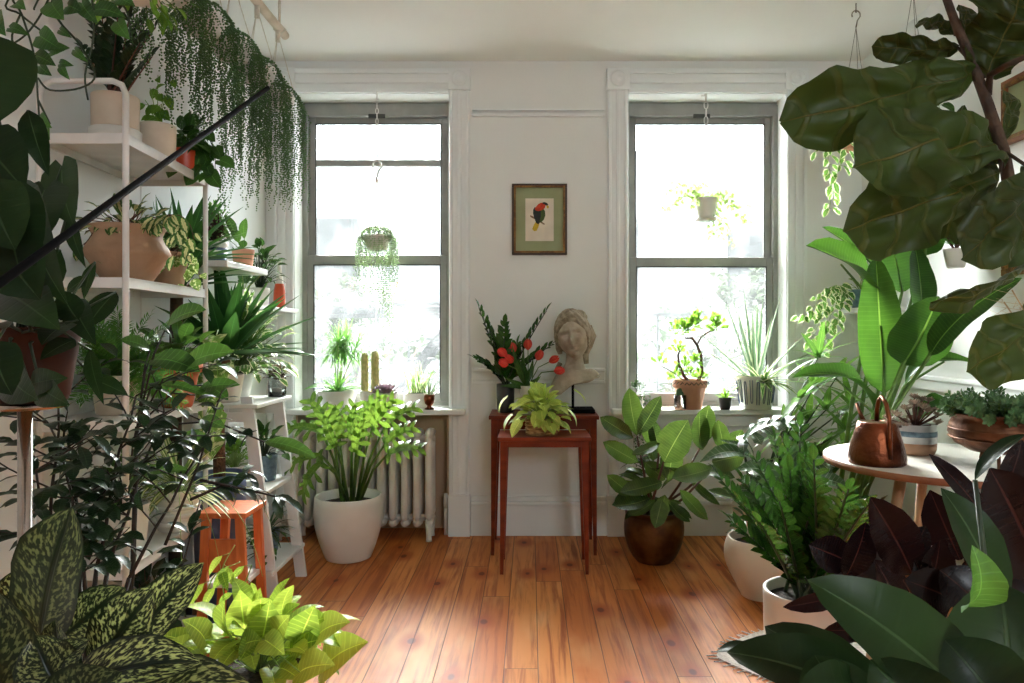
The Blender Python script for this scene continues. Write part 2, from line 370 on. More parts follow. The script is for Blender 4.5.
def leaf(mb, b, t, n, w, shape='ovate', bow=0.12, cup=0.2, nl=6, nw=1, wav=0.0, lobe=0.0, curl=0.0, wf=3.0, seed=0, crk=0.0):
    """one leaf blade from base b to tip t; n = the way its face looks, w = full width"""
    b = V(b); t = V(t); L = (t - b).length
    if L < 1e-5: return
    d = (t - b) / L; n = V(n); n = n - d * n.dot(d)
    if n.length < 1e-4: n = d.cross(V((0.3, 0.5, 0.8)))
    n.normalize(); sd = d.cross(n)
    if lobe and L > .045: nw = 2; nl = max(nl, 8)
    mb.n += 1; k = mb.n
    base = len(mb.v); tb = SH[shape]
    cols = 2 * nw + 1
    for i in range(nl + 1):
        s = i / nl
        c = b + d * (L * s) + n * (bow * L * 4 * s * (1 - s))
        hw = 0.5 * w * shp(tb, s)
        for j in range(-nw, nw + 1):
            a = j / nw; aa = abs(a)
            p = c + sd * (hw * a * (1 - 0.12 * abs(cup) * aa)) + n * (cup * hw * aa ** 1.5)
            if lobe: p -= d * (math.sin(PI * min(1, aa * .78)) * lobe * L * max(0, 1 - s * 2.6) ** 2)
            if wav: p += n * (wav * w * aa * math.sin(s * wf * 6.283 + seed + (1.7 if a > 0 else 0)))
            if crk:
                ce = min(1, 5 * (1 - s), 8 * s); p += n * (ce * crk * w * noise.noise(V((s * 5 + seed * 3.1, a * 1.8, seed)))) * 2; p += sd * (ce * crk * w * a * noise.noise(V((s * 7, seed * 5.3 + (9 if a > 0 else 0), 0))))
            if curl: p -= n * (curl * L * s ** 3)
            mb.v.append(p)
    for i in range(nl):
        for j in range(cols - 1):
            q = [base + i * cols + j, base + i * cols + j + 1, base + (i + 1) * cols + j + 1, base + (i + 1) * cols + j]
            u0 = k + (i / nl) * .998 + .001; u1 = k + ((i + 1) / nl) * .998 + .001; v0 = j / (cols - 1); v1 = (j + 1) / (cols - 1)
            mb.face(q, [(u0, v0), (u0, v1), (u1, v1), (u1, v0)])

def lobed(mb, b, t, n, w, lobes=5, gap=0.35, bow=0.12, lw=0.09, nl=5):
    """deeply cut leaf: a midrib blade with pairs of finger lobes"""
    b = V(b); t = V(t); L = (t - b).length; d = (t - b) / L
    n = V(n); n = (n - d * n.dot(d)).normalized(); sd = d.cross(n)
    leaf(mb, b, t, n, w * 0.3, 'strap', bow, 0.2, 6)
    for i in range(lobes):
        s = 0.04 + 0.8 * i / max(1, lobes - 1)
        c = b + d * (L * s) + n * (bow * L * 4 * s * (1 - s))
        ll = w * 0.5 * (1.0 - 0.55 * s) * (0.75 if i == 0 else 1.0)
        for sg in (-1, 1):
            e = c + sd * (sg * ll) + d * (ll * (0.1 + s * 0.9) - (0.25 * ll if i == 0 else 0)) - n * ll * 0.25
            leaf(mb, c, e, n, L * lw * 2.0, 'obov' if i % 2 else 'strap', 0.1, 0.15, nl)

def arc(p0, d, L, droop, n=8):
    """points of a stem leaving p0 along d, bending down under its weight"""
    p = V(p0); d = V(d).normalized(); pts = [p.copy()]
    for i in range(n):
        d = (d + V((0, 0, -droop / n))).normalized()
        p = p + d * (L / n); pts.append(p.copy())
    return pts

def rdir(rnd, el0, el1, az=None, spread=PI):
    a = rnd.uniform(0, 2 * PI) if az is None else az + rnd.uniform(-spread, spread)
    e = math.radians(rnd.uniform(el0, el1))
    return V((math.cos(a) * math.cos(e), math.sin(a) * math.cos(e), math.sin(e)))

def rosette(mb, c, n, L, w, el=(20, 85), droop=0.5, shape='blade', rnd=None, cup=0.5, az=None, spread=PI, seg=7, lvar=0.3, r0=0.01):
    c = V(c)
    for i in range(n):
        d = rdir(rnd, el[0], el[1], az, spread)
        l = L * rnd.uniform(1 - lvar, 1.0)
        strap_leaf(mb, c + V((d.x, d.y, 0)) * r0, d, l, w * rnd.uniform(.8, 1.1), droop * rnd.uniform(.5, 1.3), shape, cup, seg)

def strap_leaf(mb, b, d, L, w, droop, shape='blade', cup=0.4, seg=7):
    pts = arc(b, d, L, droop, seg); mb.n += 1; k = mb.n; base = len(mb.v); tb = SH[shape]
    for i, p in enumerate(pts):
        dd = (pts[min(i + 1, seg)] - pts[max(i - 1, 0)]).normalized()
        up = V((0, 0, 1)) - dd * dd.z
        if up.length < 0.15: up = V((-d.x, -d.y, 0.2)) - dd * dd.dot(V((-d.x, -d.y, 0.2)))
        up.normalize(); sd = dd.cross(up)
        hw = 0.5 * w * shp(tb, i / seg)
        for a in (-1, 0, 1): mb.v.append(p + sd * hw * a + up * (cup * hw * abs(a)))
    for i in range(seg):
        for j in range(2):
            q = [base + i * 3 + j, base + i * 3 + j + 1, base + (i + 1) * 3 + j + 1, base + (i + 1) * 3 + j]
            u0 = k + i / seg * .998 + .001; u1 = k + (i + 1) / seg * .998 + .001
            mb.face(q, [(u0, j / 2), (u0, j / 2 + .5), (u1, j / 2 + .5), (u1, j / 2)])

def outleaf(mb, p, d, L, w, shape, rnd, droop=0.4, nl=5, **kw):
    """leaf at p heading along d but drooping, its face turned up and outwards"""
    d = V(d).normalized()
    t = p + (d + V((0, 0, -droop * rnd.uniform(.4, 1.5)))).normalized() * L
    n = V((d.x * .35 + rnd.uniform(-.35, .35), d.y * .35 + rnd.uniform(-.35, .35) - 0.15, 1.0))
    leaf(mb, p, t, n, w, shape, nl=nl, **kw)

def bush(mf, ms, base, c, rad, n, L, w, shape, rnd, droop=0.5, el=(-15, 85), stem=0.0018, nl=4, az=None, spread=PI, fill=0.5, **kw):
    base = V(base); c = V(c)
    for i in range(n):
        d = rdir(rnd, el[0], el[1], az, spread); k = rnd.uniform(fill, 1.0)
        p = c + V((d.x * rad[0], d.y * rad[1], d.z * rad[2])) * k
        if ms is not None:
            m = (base + p) / 2 + V((0, 0, 0.12 * (p - base).length)) + V((rnd.uniform(-.01, .01), rnd.uniform(-.01, .01), 0))
            ms.tube([base + V((d.x, d.y, 0)) * 0.01, m, p], stem * 1.3, stem * .8, 4)
        q = rnd.uniform(.7, 1.1)
        outleaf(mf, p, d, L * q, w * q, shape, rnd, droop, nl, **kw)

def paired(mf, ms, base, d, L, droop, npair, ll, lw, shape, rnd, r=0.005, start=.15, ang=50, alt=False, nl=4, taper=.35, stemn=9, face=None, **kw):
    """arching stem with leaves in two rows (ZZ plant, palm frond, fern)"""
    pts = arc(base, d, L, droop, stemn)
    ms.tube(pts, r, r * .35, 5)
    def at(s):
        x = s * stemn; i = min(int(x), stemn - 1); return pts[i].lerp(pts[i + 1], x - i), (pts[i + 1] - pts[i]).normalized()
    ff = V(face) if face else V((0, 0, 1))
    for i in range(npair):
        s = start + (1 - start) * (i + .3) / npair
        p, dd = at(min(s, .995))
        up = V(face) if face else V((-dd.x, -dd.y, 0)) * .8 + V((0, -0.35, .5))
        up = up - dd * dd.dot(up)
        if up.length < .05: up = V((0, -1, 0))
        up.normalize(); sd = dd.cross(up)
        k = math.sin(PI * (0.18 + 0.72 * s)) * (1 - taper) + taper
        for sg in ((-1, 1) if not alt else ((-1,) if i % 2 else (1,))):
            a = math.radians(ang + rnd.uniform(-8, 8))
            e = dd * math.cos(a) + sd * (sg * math.sin(a)) + up * rnd.uniform(.0, .3)
            leaf(mf, p, p + e.normalized() * ll * k, up + sd * (-.3 * sg), lw * k, shape, nl=nl, **kw)
    # end leaf
    p, dd = at(.99)
    leaf(mf, p, p + dd * ll * .8, ff, lw * .8, shape, nl=nl, **kw)

def vine(mf, ms, pts, step, L, w, shape, rnd, r=0.0015, nl=4, droop=.8, face=(0, -1, .4), **kw):
    """stem along pts carrying alternate leaves that hang"""
    pts = [V(p) for p in pts]
    sm = []
    n = len(pts)
    for i in range(n - 1):
        p0, p1, p2, p3 = pts[max(i - 1, 0)], pts[i], pts[i + 1], pts[min(i + 2, n - 1)]
        for j in range(5):
            t = j / 5
            sm.append(0.5 * ((2 * p1) + (p2 - p0) * t + (2 * p0 - 5 * p1 + 4 * p2 - p3) * t * t + (3 * p1 - p0 - 3 * p2 + p3) * t ** 3))
    sm.append(pts[-1]); ms.tube(sm, r, r * .8, 4)
    acc = 0; sg = 1
    for i in range(1, len(sm)):
        acc += (sm[i] - sm[i - 1]).length
        while acc >= step:
            acc -= step; sg = -sg
            d = V((sg * rnd.uniform(.5, 1) , rnd.uniform(-.8, .3), rnd.uniform(-droop, .3)))
            q = rnd.uniform(.7, 1.1); d.normalize()
            p = sm[i]; pe = p + d * L * .3
            ms.tube([p, pe], r * .7, r * .6, 3)
            d2 = V((d.x * .6, d.y * .6, d.z - droop * .8)).normalized()
            leaf(mf, pe, pe + d2 * L * q, V(face) + V((rnd.uniform(-.5, .5), rnd.uniform(-.2, .2), rnd.uniform(-.3, .3))), w * q, shape, nl=nl, **kw)

# ------------------------------------------------------------------ pots
def pot_prof(r_top, r_bot, h, t=0.006, rim=0.0, rimh=0.0, belly=0.0, bz=0.5, foot=0.0):
    pr = []
    N = 10
    for i in range(N + 1):
        s = i / N
        r = r_bot + (r_top - r_bot) * s + belly * math.sin(PI * s ** (math.log(.5) / math.log(bz)))
        if i == 0: pr.append((r * .9, 0)); pr.append((r * .98, 0.004))
        pr.append((r, 0.008 + (h - 0.008) * s) if i == 0 else (r, h * s))
    if rim:
        body = [p for p in pr if p[1] < h - rimh]
        pr = body + [(r_top - (t * .3), h - rimh), (r_top + rim, h - rimh + .002), (r_top + rim, h - .003), (r_top + rim - .003, h)]
    else:
        pr += [(r_top - t * .3, h + t * .3)]
    pr += [(r_top - t, h), (r_top - t, h * .86), (max(0.004, r_top - t) * .9, h * .8), (1e-4, h * .8)]
    return pr

def potted(name, loc, label, cat, mat, r_top, r_bot, h, group=None, soil=True, sq=0.0, sx=1.0, saucer=None, rot=0, seg=36, root=None, pn='pot', **kw):
    loc = V(loc)
    root = root or thing(name, loc, label, cat, group)
    m = MB(); m.lathe(pot_prof(r_top, r_bot, h, **kw), loc, seg, sq=sq, sx=sx, rot=rot)
    p = m.build(pn, mat, root)
    if soil:
        s = MB(); s.lathe([(r_top * .93, h * .80), (r_top * .94, h * .86), (r_top * .5, h * .9), (1e-4, h * .9)], loc, 20, sq=sq, sx=sx, rot=rot)
        s.build('soil', 'soil', p)
    if saucer:
        s = MB(); s.lathe([(saucer * .7, 0), (saucer * .9, .002), (saucer, .02), (saucer - .004, .021), (saucer * .86, .006), (1e-4, .006)], loc - V((0, 0, .006)), 32)
        s.build('saucer', mat, root)
    return root, loc + V((0, 0, h * .86))

CL = (WL + .012, WR - .012, WY - .012)
def fin(root, mf, fmat, ms=None, smat='stem', fname='foliage', sname='stems', clamp=CL):
    if ms is not None and ms.v: ms.build(sname, smat, root, clamp=clamp)
    if mf is not None and mf.v: mf.build(fname, fmat, root, clamp=clamp)
# ------------------------------------------------------------------ room
Y0 = -1.6
def floor_mat():
    m, nt, b, out = new_mat('pine_floorboards')
    tc = nd(nt, 'ShaderNodeTexCoord'); sp = nd(nt, 'ShaderNodeSeparateXYZ'); nt.links.new(tc.outputs['Object'], sp.inputs[0])
    W = 0.119
    xs = M(nt, 'DIVIDE', M(nt, 'ADD', sp.outputs[0], 0.05), W)
    xi = M(nt, 'FLOOR', xs); xf = M(nt, 'FRACT', xs)
    wn = nd(nt, 'ShaderNodeTexWhiteNoise', noise_dimensions='1D'); nt.links.new(xi, wn.inputs['W'])
    ys = M(nt, 'ADD', M(nt, 'DIVIDE', sp.outputs[1], 2.3), M(nt, 'MULTIPLY', wn.outputs[0], 7.0))
    yi = M(nt, 'FLOOR', ys); yf = M(nt, 'FRACT', ys)
    wn2 = nd(nt, 'ShaderNodeTexWhiteNoise', noise_dimensions='2D')
    c2 = nd(nt, 'ShaderNodeCombineXYZ'); nt.links.new(xi, c2.inputs[0]); nt.links.new(yi, c2.inputs[1]); nt.links.new(c2.outputs[0], wn2.inputs['Vector'])
    ed = M(nt, 'MULTIPLY', M(nt, 'MINIMUM', xf, M(nt, 'SUBTRACT', 1.0, xf)), W)
    ey = M(nt, 'MULTIPLY', M(nt, 'MINIMUM', yf, M(nt, 'SUBTRACT', 1.0, yf)), 2.3)
    seam = M(nt, 'SUBTRACT', 1.0, sstep(nt, M(nt, 'MINIMUM', ed, ey), 0.0006, 0.0024))
    # grain runs along the boards
    c3 = nd(nt, 'ShaderNodeCombineXYZ')
    nt.links.new(M(nt, 'MULTIPLY', sp.outputs[0], 22.0), c3.inputs[0]); nt.links.new(M(nt, 'MULTIPLY', sp.outputs[1], 1.1), c3.inputs[1]); nt.links.new(M(nt, 'MULTIPLY', wn2.outputs[0], 40.0), c3.inputs[2])
    g1 = nd(nt, 'ShaderNodeTexNoise', Scale=1.6, Detail=5.0, Roughness=0.6, Distortion=0.6); nt.links.new(c3.outputs[0], g1.inputs['Vector'])
    c4 = nd(nt, 'ShaderNodeCombineXYZ')
    nt.links.new(M(nt, 'MULTIPLY', sp.outputs[0], 7.0), c4.inputs[0]); nt.links.new(M(nt, 'MULTIPLY', sp.outputs[1], 2.2), c4.inputs[1]); nt.links.new(M(nt, 'MULTIPLY', wn2.outputs[0], 17.0), c4.inputs[2])
    g2 = nd(nt, 'ShaderNodeTexNoise', Scale=1.0, Detail=3.0); nt.links.new(c4.outputs[0], g2.inputs['Vector'])
    col = mixc(nt, wn2.outputs[0], rgb(226, 152, 88), rgb(198, 112, 54))
    col = mixc(nt, sstep(nt, g1.outputs[0], .42, .70), col, rgb(160, 80, 36))
    col = mixc(nt, M(nt, 'MULTIPLY', sstep(nt, g2.outputs[0], .5, .75), .5), col, rgb(228, 172, 120))
    vo = nd(nt, 'ShaderNodeTexVoronoi', voronoi_dimensions='2D', Scale=1.0); 
    c5 = nd(nt, 'ShaderNodeCombineXYZ')
    nt.links.new(M(nt, 'MULTIPLY', sp.outputs[0], 4.2), c5.inputs[0]); nt.links.new(M(nt, 'MULTIPLY', sp.outputs[1], 2.4), c5.inputs[1])
    dn = nd(nt, 'ShaderNodeTexNoise', Scale=6.0); nt.links.new(tc.outputs['Object'], dn.inputs['Vector'])
    nt.links.new(c5.outputs[0], vo.inputs['Vector'])
    vsep = nd(nt, 'ShaderNodeSeparateColor'); nt.links.new(vo.outputs['Color'], vsep.inputs[0])
    kd = M(nt, 'ADD', M(nt, 'ADD', vo.outputs['Distance'], M(nt, 'MULTIPLY', sstep(nt, vsep.outputs[0], .55, .6), .5)), M(nt, 'MULTIPLY', M(nt, 'SUBTRACT', dn.outputs[0], .5), .12))
    col = mixc(nt, M(nt, 'SUBTRACT', 1.0, sstep(nt, kd, .05, .3)), col, rgb(176, 84, 36))
    col = mixc(nt, M(nt, 'SUBTRACT', 1.0, sstep(nt, kd, .035, .075)), col, rgb(118, 48, 20))
    col = mixc(nt, M(nt, 'MULTIPLY', seam, .85), col, rgb(52, 28, 16))
    nt.links.new(col, b.inputs['Base Color'])
    b.inputs['Specular IOR Level'].default_value = .22
    nt.links.new(M(nt, 'ADD', .40, M(nt, 'MULTIPLY', g2.outputs[0], .16)), b.inputs['Roughness'])
    bp = nd(nt, 'ShaderNodeBump', Strength=.35, Distance=.003)
    nt.links.new(M(nt, 'SUBTRACT', M(nt, 'MULTIPLY', g1.outputs[0], .25), seam), bp.inputs['Height']); nt.links.new(bp.outputs[0], b.inputs['Normal'])
    return m
MT['floor'] = floor_mat()

m = MB(); m.box(WL - .15, WR + .15, Y0, WY + .3, -.08, 0); struct('floor', m, 'floor')
m = MB(); m.box(WL - .15, WR + .15, Y0, WY + .3, ZC, ZC + .1); struct('ceiling', m, 'ceil')
m = MB(); m.box(WL - .12, WL, Y0, WY + .3, 0, ZC); struct('wall_left', m, 'wall')
m = MB(); m.box(WR, WR + .12, Y0, WY + .3, 0, ZC); struct('wall_right', m, 'wall')
# the wall behind the camera, with a closed panelled door
m = MB(); m.box(WL - .12, .62, Y0 - .12, Y0, 0, ZC); m.box(1.38, WR + .12, Y0 - .12, Y0, 0, ZC); m.box(.62, 1.38, Y0 - .12, Y0, 0, 1.7); m.box(.62, 1.38, Y0 - .12, Y0, 2.3, ZC)
struct('wall_front', m, 'wall')
m = MB(); m.box(-.42, .42, Y0 + .001, Y0 + .03, 0, 2.05, .003)
for (a_, b_, c_, d_) in ((-.34, -.04, .2, .9), (.04, .34, .2, .9), (-.34, -.04, 1.05, 1.9), (.04, .34, 1.05, 1.9)): m.box(a_, b_, Y0 + .028, Y0 + .042, c_, d_, .006)
f3 = MB()
for (a_, b_, c_, d_) in ((.62, .66, 1.7, 2.3), (1.34, 1.38, 1.7, 2.3), (.66, 1.34, 1.7, 1.74), (.66, 1.34, 2.26, 2.3), (.99, 1.01, 1.74, 2.26)): f3.box(a_, b_, Y0 - .09, Y0 - .05, c_, d_)
w3 = struct('added_fill_window', f3, 'trim')  # unseen rear window, added to let fill light in from behind the camera
dr = struct('door_1', m, 'trim'); m = MB(); m.tube([(-.38, Y0 + .02, 1.0), (-.38, Y0 + .08, 1.0)], .012, seg=10); m.ball(V((-.38, Y0 + .09, 1.0)), .028); m.build('door_knob', 'brass_dark', dr)
# window openings: x0, x1, z0, z1
W1 = (-1.362, -0.470, 0.735, 2.558); W2 = (0.570, 1.482, 0.735, 2.558)
TH = .26
yb = WY + TH
m = MB()
m.box(WL, W1[0], WY, yb, 0, ZC); m.box(W1[1], W2[0], WY, yb, 0, ZC); m.box(W2[1], WR, WY, yb, 0, ZC)
for w in (W1, W2): m.box(w[0], w[1], WY, yb, w[3], ZC)
m.box(W2[0], W2[1], WY, yb, 0, W2[2])
m.box(W1[0], W1[1], WY + .16, yb, 0, W1[2])      # thin back of the radiator niche
struct('wall_back', m, 'wall')
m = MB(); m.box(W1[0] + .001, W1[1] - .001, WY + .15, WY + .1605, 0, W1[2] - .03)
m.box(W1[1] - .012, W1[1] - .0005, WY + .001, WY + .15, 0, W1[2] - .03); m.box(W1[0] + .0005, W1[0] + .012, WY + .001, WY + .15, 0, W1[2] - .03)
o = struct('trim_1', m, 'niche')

def casing(n, w):
    """moulded architrave with rosette blocks"""
    cw = .122; m = MB()
    for (a, b2) in ((w[0] - cw, w[0]), (w[1], w[1] + cw)):
        m.box(a, b2, WY - .018, WY, .0, w[3] + .02)
        m.box(a + .004, a + .022, WY - .032, WY - .017, .0, w[3] + .02, .004)
        m.box(b2 - .022, b2 - .004, WY - .032, WY - .017, .0, w[3] + .02, .004)
        m.box(a + .05, a + .072, WY - .026, WY - .017, .24, w[3] + .02, .003)
        m.box(a - .003, b2 + .003, WY - .042, WY, 0, .24, .004)      # plinth block
        m.box(a - .004, b2 + .004, WY - .036, WY, w[3] + .02, w[3] + .148, .004)   # rosette block
        c = ((a + b2) / 2, WY - .036, w[3] + .084)
        bm = bmesh.new()
        mm = MB(); mm.lathe([(.045, 0), (.045, .006), (.036, .01), (.03, .004), (.02, .004), (.012, .012), (1e-4, .013)], (0, 0, 0), 28)
        rot = Matrix.Translation(V(c)) @ Matrix.Rotation(PI / 2, 4, 'X')
        b0 = len(m.v); m.v += [rot @ v for v in mm.v]
        for f in mm.f: m.face([b0 + i for i in f])
    m.box(w[0], w[1], WY - .018, WY, w[3], w[3] + .148)
    m.box(w[0], w[1], WY - .034, WY - .017, w[3] + .004, w[3] + .03, .004)
    m.box(w[0], w[1], WY - .03, WY - .017, w[3] + .06, w[3] + .085, .004)
    m.box(w[0], w[1], WY - .034, WY - .017, w[3] + .115, w[3] + .143, .004)
    struct(n, m, 'trim')
casing('trim_2', W1); casing('trim_3', W2)

def sill(n, w):
    m = MB(); m.box(w[0] - .10, w[1] + .10, WY - .10, WY, w[2] - .028, w[2] + .004, .006)
    m.box(w[0] + .001, w[1] - .001, WY - .001, WY + .12, w[2] - .02, w[2] + .004)
    if w is W2: m.box(w[0] - .08, w[1] + .08, WY - .03, WY, w[2] - .1, w[2] - .028, .004)
    struct(n, m, 'trim')
sill('trim_4', W1); sill('trim_5', W2)
TS = W1[2] + .004

def glass_mat():
    m, nt, b, out = new_mat('window_glass')
    tp = nd(nt, 'ShaderNodeBsdfTransparent'); tp.inputs[0].default_value = (.96, .98, .97, 1)
    gl = nd(nt, 'ShaderNodeBsdfGlossy', Roughness=.02)
    df = nd(nt, 'ShaderNodeBsdfTranslucent'); df.inputs[0].default_value = (.8, .82, .82, 1)
    fr = nd(nt, 'ShaderNodeFresnel', IOR=1.45)
    tc = nd(nt, 'ShaderNodeTexCoord'); nz = nd(nt, 'ShaderNodeTexNoise', Scale=5.0, Detail=5.0); nt.links.new(tc.outputs['Object'], nz.inputs['Vector'])
    m1 = nd(nt, 'ShaderNodeMixShader'); nt.links.new(M(nt, 'ADD', .015, M(nt, 'MULTIPLY', sstep(nt, nz.outputs[0], .4, .7), .03)), m1.inputs[0])
    nt.links.new(tp.outputs[0], m1.inputs[1]); nt.links.new(df.outputs[0], m1.inputs[2])
    m2 = nd(nt, 'ShaderNodeMixShader'); nt.links.new(fr.outputs[0], m2.inputs[0]); nt.links.new(m1.outputs[0], m2.inputs[1]); nt.links.new(gl.outputs[0], m2.inputs[2])
    nt.links.new(m2.outputs[0], out.inputs[0]); return m
MT['glass'] = glass_mat()

def window(n, w, zm, extra=None):
    """aluminium double hung window; zm = height of the meeting rail"""
    x0, x1, z0, z1 = w; root = MB(); ya = WY + .12
    root.box(x0 - .0, x0 + .028, ya, ya + .09, z0, z1 - .02); root.box(x1 - .028, x1 + .0, ya, ya + .09, z0, z1 - .02)
    root.box(x0 + .028, x1 - .028, ya, ya + .09, z1 - .085, z1 - .02); root.box(x0 + .028, x1 - .028, ya, ya + .09, z0, z0 + .03)
    root.box(x0, x1, ya + .02, ya + .09, z1 - .02, z1)
    fr = struct(n, root, 'sash')
    xa, xb = x0 + .028, x1 - .028
    def sash(nm, za, zb, y, st, rb, rt):
        s = MB()
        s.box(xa, xa + st, y, y + .03, za, zb, .003); s.box(xb - st, xb, y, y + .03, za, zb, .003)
        s.box(xa + st, xb - st, y, y + .03, za, za + rb, .003); s.box(xa + st, xb - st, y, y + .03, zb - rt, zb, .003)
        so = s.build(nm, 'sash', fr)
        g = MB(); g.box(xa + st - .006, xb - st + .006, y + .006, y + .012, za + rb - .006, za + rb, 0)
        g.box(xa + st - .006, xb - st + .006, y + .006, y + .012, zb - rt, zb - rt + .006, 0)
        g.box(xa + st - .001, xa + st + .005, y - .003, y + .01, za + rb, zb - rt); g.box(xb - st - .005, xb - st + .001, y - .003, y + .01, za + rb, zb - rt)
        g.box(xa + st, xb - st, y - .003, y + .01, zb - rt - .006, zb - rt)
        g.build('gasket', 'sash_dark', so)
        p = MB(); p.box(xa + st, xb - st, y + .012, y + .016, za + rb, zb - rt); p.build('pane', 'glass', so)
        return so
    lo = sash('lower_sash', z0 + .03, zm + .022, ya + .005, .038, .05, .055)
    up = sash('upper_sash', zm - .02, z1 - .085, ya + .045, .038, .04, .035)
    if extra:
        e = MB(); e.box(xa + .03, xb - .03, ya + .046, ya + .075, extra - .018, extra + .018, .003); e.build('cross_rail', 'sash', up)
    h = MB(); h.box((x0 + x1) / 2 - .05, (x0 + x1) / 2 + .05, ya - .008, ya + .004, z1 - .1, z1 - .075, .003); h.build('latch', 'sash_dark', fr)
    return fr
window('window_1', W1, 1.18 + (332 - 259) * 4.31 / F, 1.18 + (332 - 162) * 4.33 / F)
window('window_2', W2, 1.18 + (332 - 261) * 4.31 / F)

# baseboards, chair rail, panel moulding
def base_run(n, segs, axis):
    m = MB()
    for (a, b2) in segs:
        if axis == 'b': m.box(a, b2, WY - .022, WY, 0, .175, .003); m.box(a, b2, WY - .034, WY, .175, .2, .006); m.box(a, b2, WY - .02, WY, .2, .226, .004)
        elif axis == 'l': m.box(WL, WL + .022, a, b2, 0, .175, .003); m.box(WL, WL + .034, a, b2, .175, .2, .006); m.box(WL, WL + .02, a, b2, .2, .226, .004)
        else: m.box(WR - .022, WR, a, b2, 0, .175, .003); m.box(WR - .034, WR, a, b2, .175, .2, .006); m.box(WR - .02, WR, a, b2, .2, .226, .004)
    struct(n, m, 'trim')
base_run('baseboard_back', [(W1[1] + .126, W2[0] - .126), (W2[0], W2[1]), (W2[1] + .126, WR)], 'b')
base_run('baseboard_left', [(Y0, WY - .04)], 'l'); base_run('baseboard_right', [(Y0, WY - .04)], 'r')
xa, xb = W1[1] + .135, W2[0] - .135
m = MB()
m.box(xa, xb, WY - .022, WY, .90, .962, .006); m.box(xa, xb, WY - .034, WY, .95, .972, .005); m.box(xa, xb, WY - .016, WY, .88, .90, .004)
struct('trim_6', m, 'trim')
m = MB()
for (za, zb) in ((2.43, 2.447), (2.462, 2.472)): m.box(xa, xb, WY - .018, WY, za, zb, .004)
struct('trim_7', m, 'trim')
m = MB(); m.box(WR - .022, WR, Y0, WY - .05, .90, .962, .006); m.box(WR - .034, WR, Y0, WY - .05, .95, .972, .005); struct('trim_8', m, 'trim')

# ------------------------------------------------------------------ outside
rnd = random.Random(3)
def rail(n, x0, x1, y, z0, z1, label):
    t = thing(n, (x0, y, -6), label, 'railing')
    m = MB(); m.box(x0, x1, y, y + .04, z1 - .03, z1); m.build('top_rail', 'steel_out', t)
    m = MB(); m.box(x0, x1, y, y + .04, z0, z0 + .04); m.build('bottom_rail', 'steel_out', t)
    for xx in (x0, x1 - .04):
        m = MB(); m.box(xx, xx + .04, y, y + .04, -6, z1); m.build('post', 'steel_out', t)
    k = int((x1 - x0) / .24)
    for i in range(k + 1):
        x = x0 + (x1 - x0) * i / k
        m = MB(); m.box(x - .008, x + .008, y + .01, y + .03, z0 + .03, z1 - .02); m.build('baluster', 'steel_out', t)
Yo = 6.0
rail('fire_escape_railing', -2.1, -.2, Yo, .45, 1.18 + (332 - 302) * Yo / F, 'grey metal fire escape railing outside the left window')
rail('fire_escape_railing', .3, 2.6, Yo, .45, 1.18 + (332 - 313) * Yo / F, 'grey metal fire escape railing outside the right window')
t = thing('fire_escape', (-1.2, 7.0, -6), 'dark steel fire escape stair and platform outside the left window', 'fire escape')
m = MB()
for yy in (7.5, 8.1):
    m.tube([(-1.75, yy, .1), (-.2, yy, 2.1)], .045, seg=4)
m.build('stringer', 'steel_out', t)
for i in range(9):
    s = i / 9 + .05; m = MB(); x = -1.75 + 1.55 * s; z = .1 + 2 * s
    m.box(x - .1, x + .1, 7.5, 8.1, z, z + .03); m.build('tread', 'steel_out', t)
m = MB(); m.box(-2.4, .1, 6.15, 8.1, 1.18 + (332 - 309) * 6.1 / F - .04, 1.18 + (332 - 309) * 6.1 / F + .02); m.build('platform', 'steel_out', t)
for (x_, y_) in ((-2.38, 6.2), (.05, 6.2), (-2.38, 8.05), (.05, 8.05)):
    m = MB(); m.box(x_, x_ + .05, y_, y_ + .05, -6, 1.4); m.build('post', 'steel_out', t)
o, tp_ = potted('planter', (-1.14, 6.6, 1.42), 'orange flower pot standing on the fire escape outside', 'plant pot', 'orange', .13, .1, .2)
# neighbour building across the yard
t = thing('neighbouring_building', (4, 16, -6), 'pale rendered building across the yard behind the windows', 'building')
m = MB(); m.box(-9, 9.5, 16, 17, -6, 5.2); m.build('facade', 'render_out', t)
for i in range(6):
    for j in range(3):
        x = -8 + i * 3.1; z = -4.2 + j * 3.1
        m = MB(); m.box(x, x + 1.1, 15.94, 16.02, z, z + 1.7); w_ = m.build('window', 'steel_out', t)
def tree(x, y, z0, h, r, n, label):
    t = thing('tree', (x, y, z0), label, 'tree', 'trees in the yard')
    m = MB(); m.tube([(x, y, z0), (x + .1, y, z0 + h * .5), (x, y, z0 + h * .85)], .16, .05, 8)
    for k in range(9):
        d = rdir(rnd, 10, 60); m.tube([(x, y, z0 + h * .5), V((x, y, z0 + h * .7)) + V((d.x * r, d.y * r, d.z * r)) * .8], .05, .015, 5)
    m.build('trunk', 'bark', t)
    f = MB()
    for k in range(n):
        d = rdir(rnd, -50, 90); q = rnd.uniform(.3, 1) ** .5
        p = V((x, y, z0 + h * .7)) + V((d.x * r, d.y * r, d.z * r)) * q
        outleaf(f, p, rdir(rnd, -30, 50), .22, .13, 'ovate', rnd, .4, 2)
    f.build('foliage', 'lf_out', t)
tree(-3.0, 11.5, -5, 7.4, 1.9, 1700, 'leafy tree in the yard seen low through the left window')
tree(.2, 13.0, -5, 9.8, 1.5, 1200, 'taller leafy tree behind the left window, top right of its upper pane')
tree(3.4, 11.0, -5, 7.2, 2.1, 2000, 'leafy tree in the yard seen through the right window')
m = MB(); m.box(-14, 14, 4.6, 22, -6.2, -6); struct('ground_yard', m, 'render_out')['kind'] = 'structure'

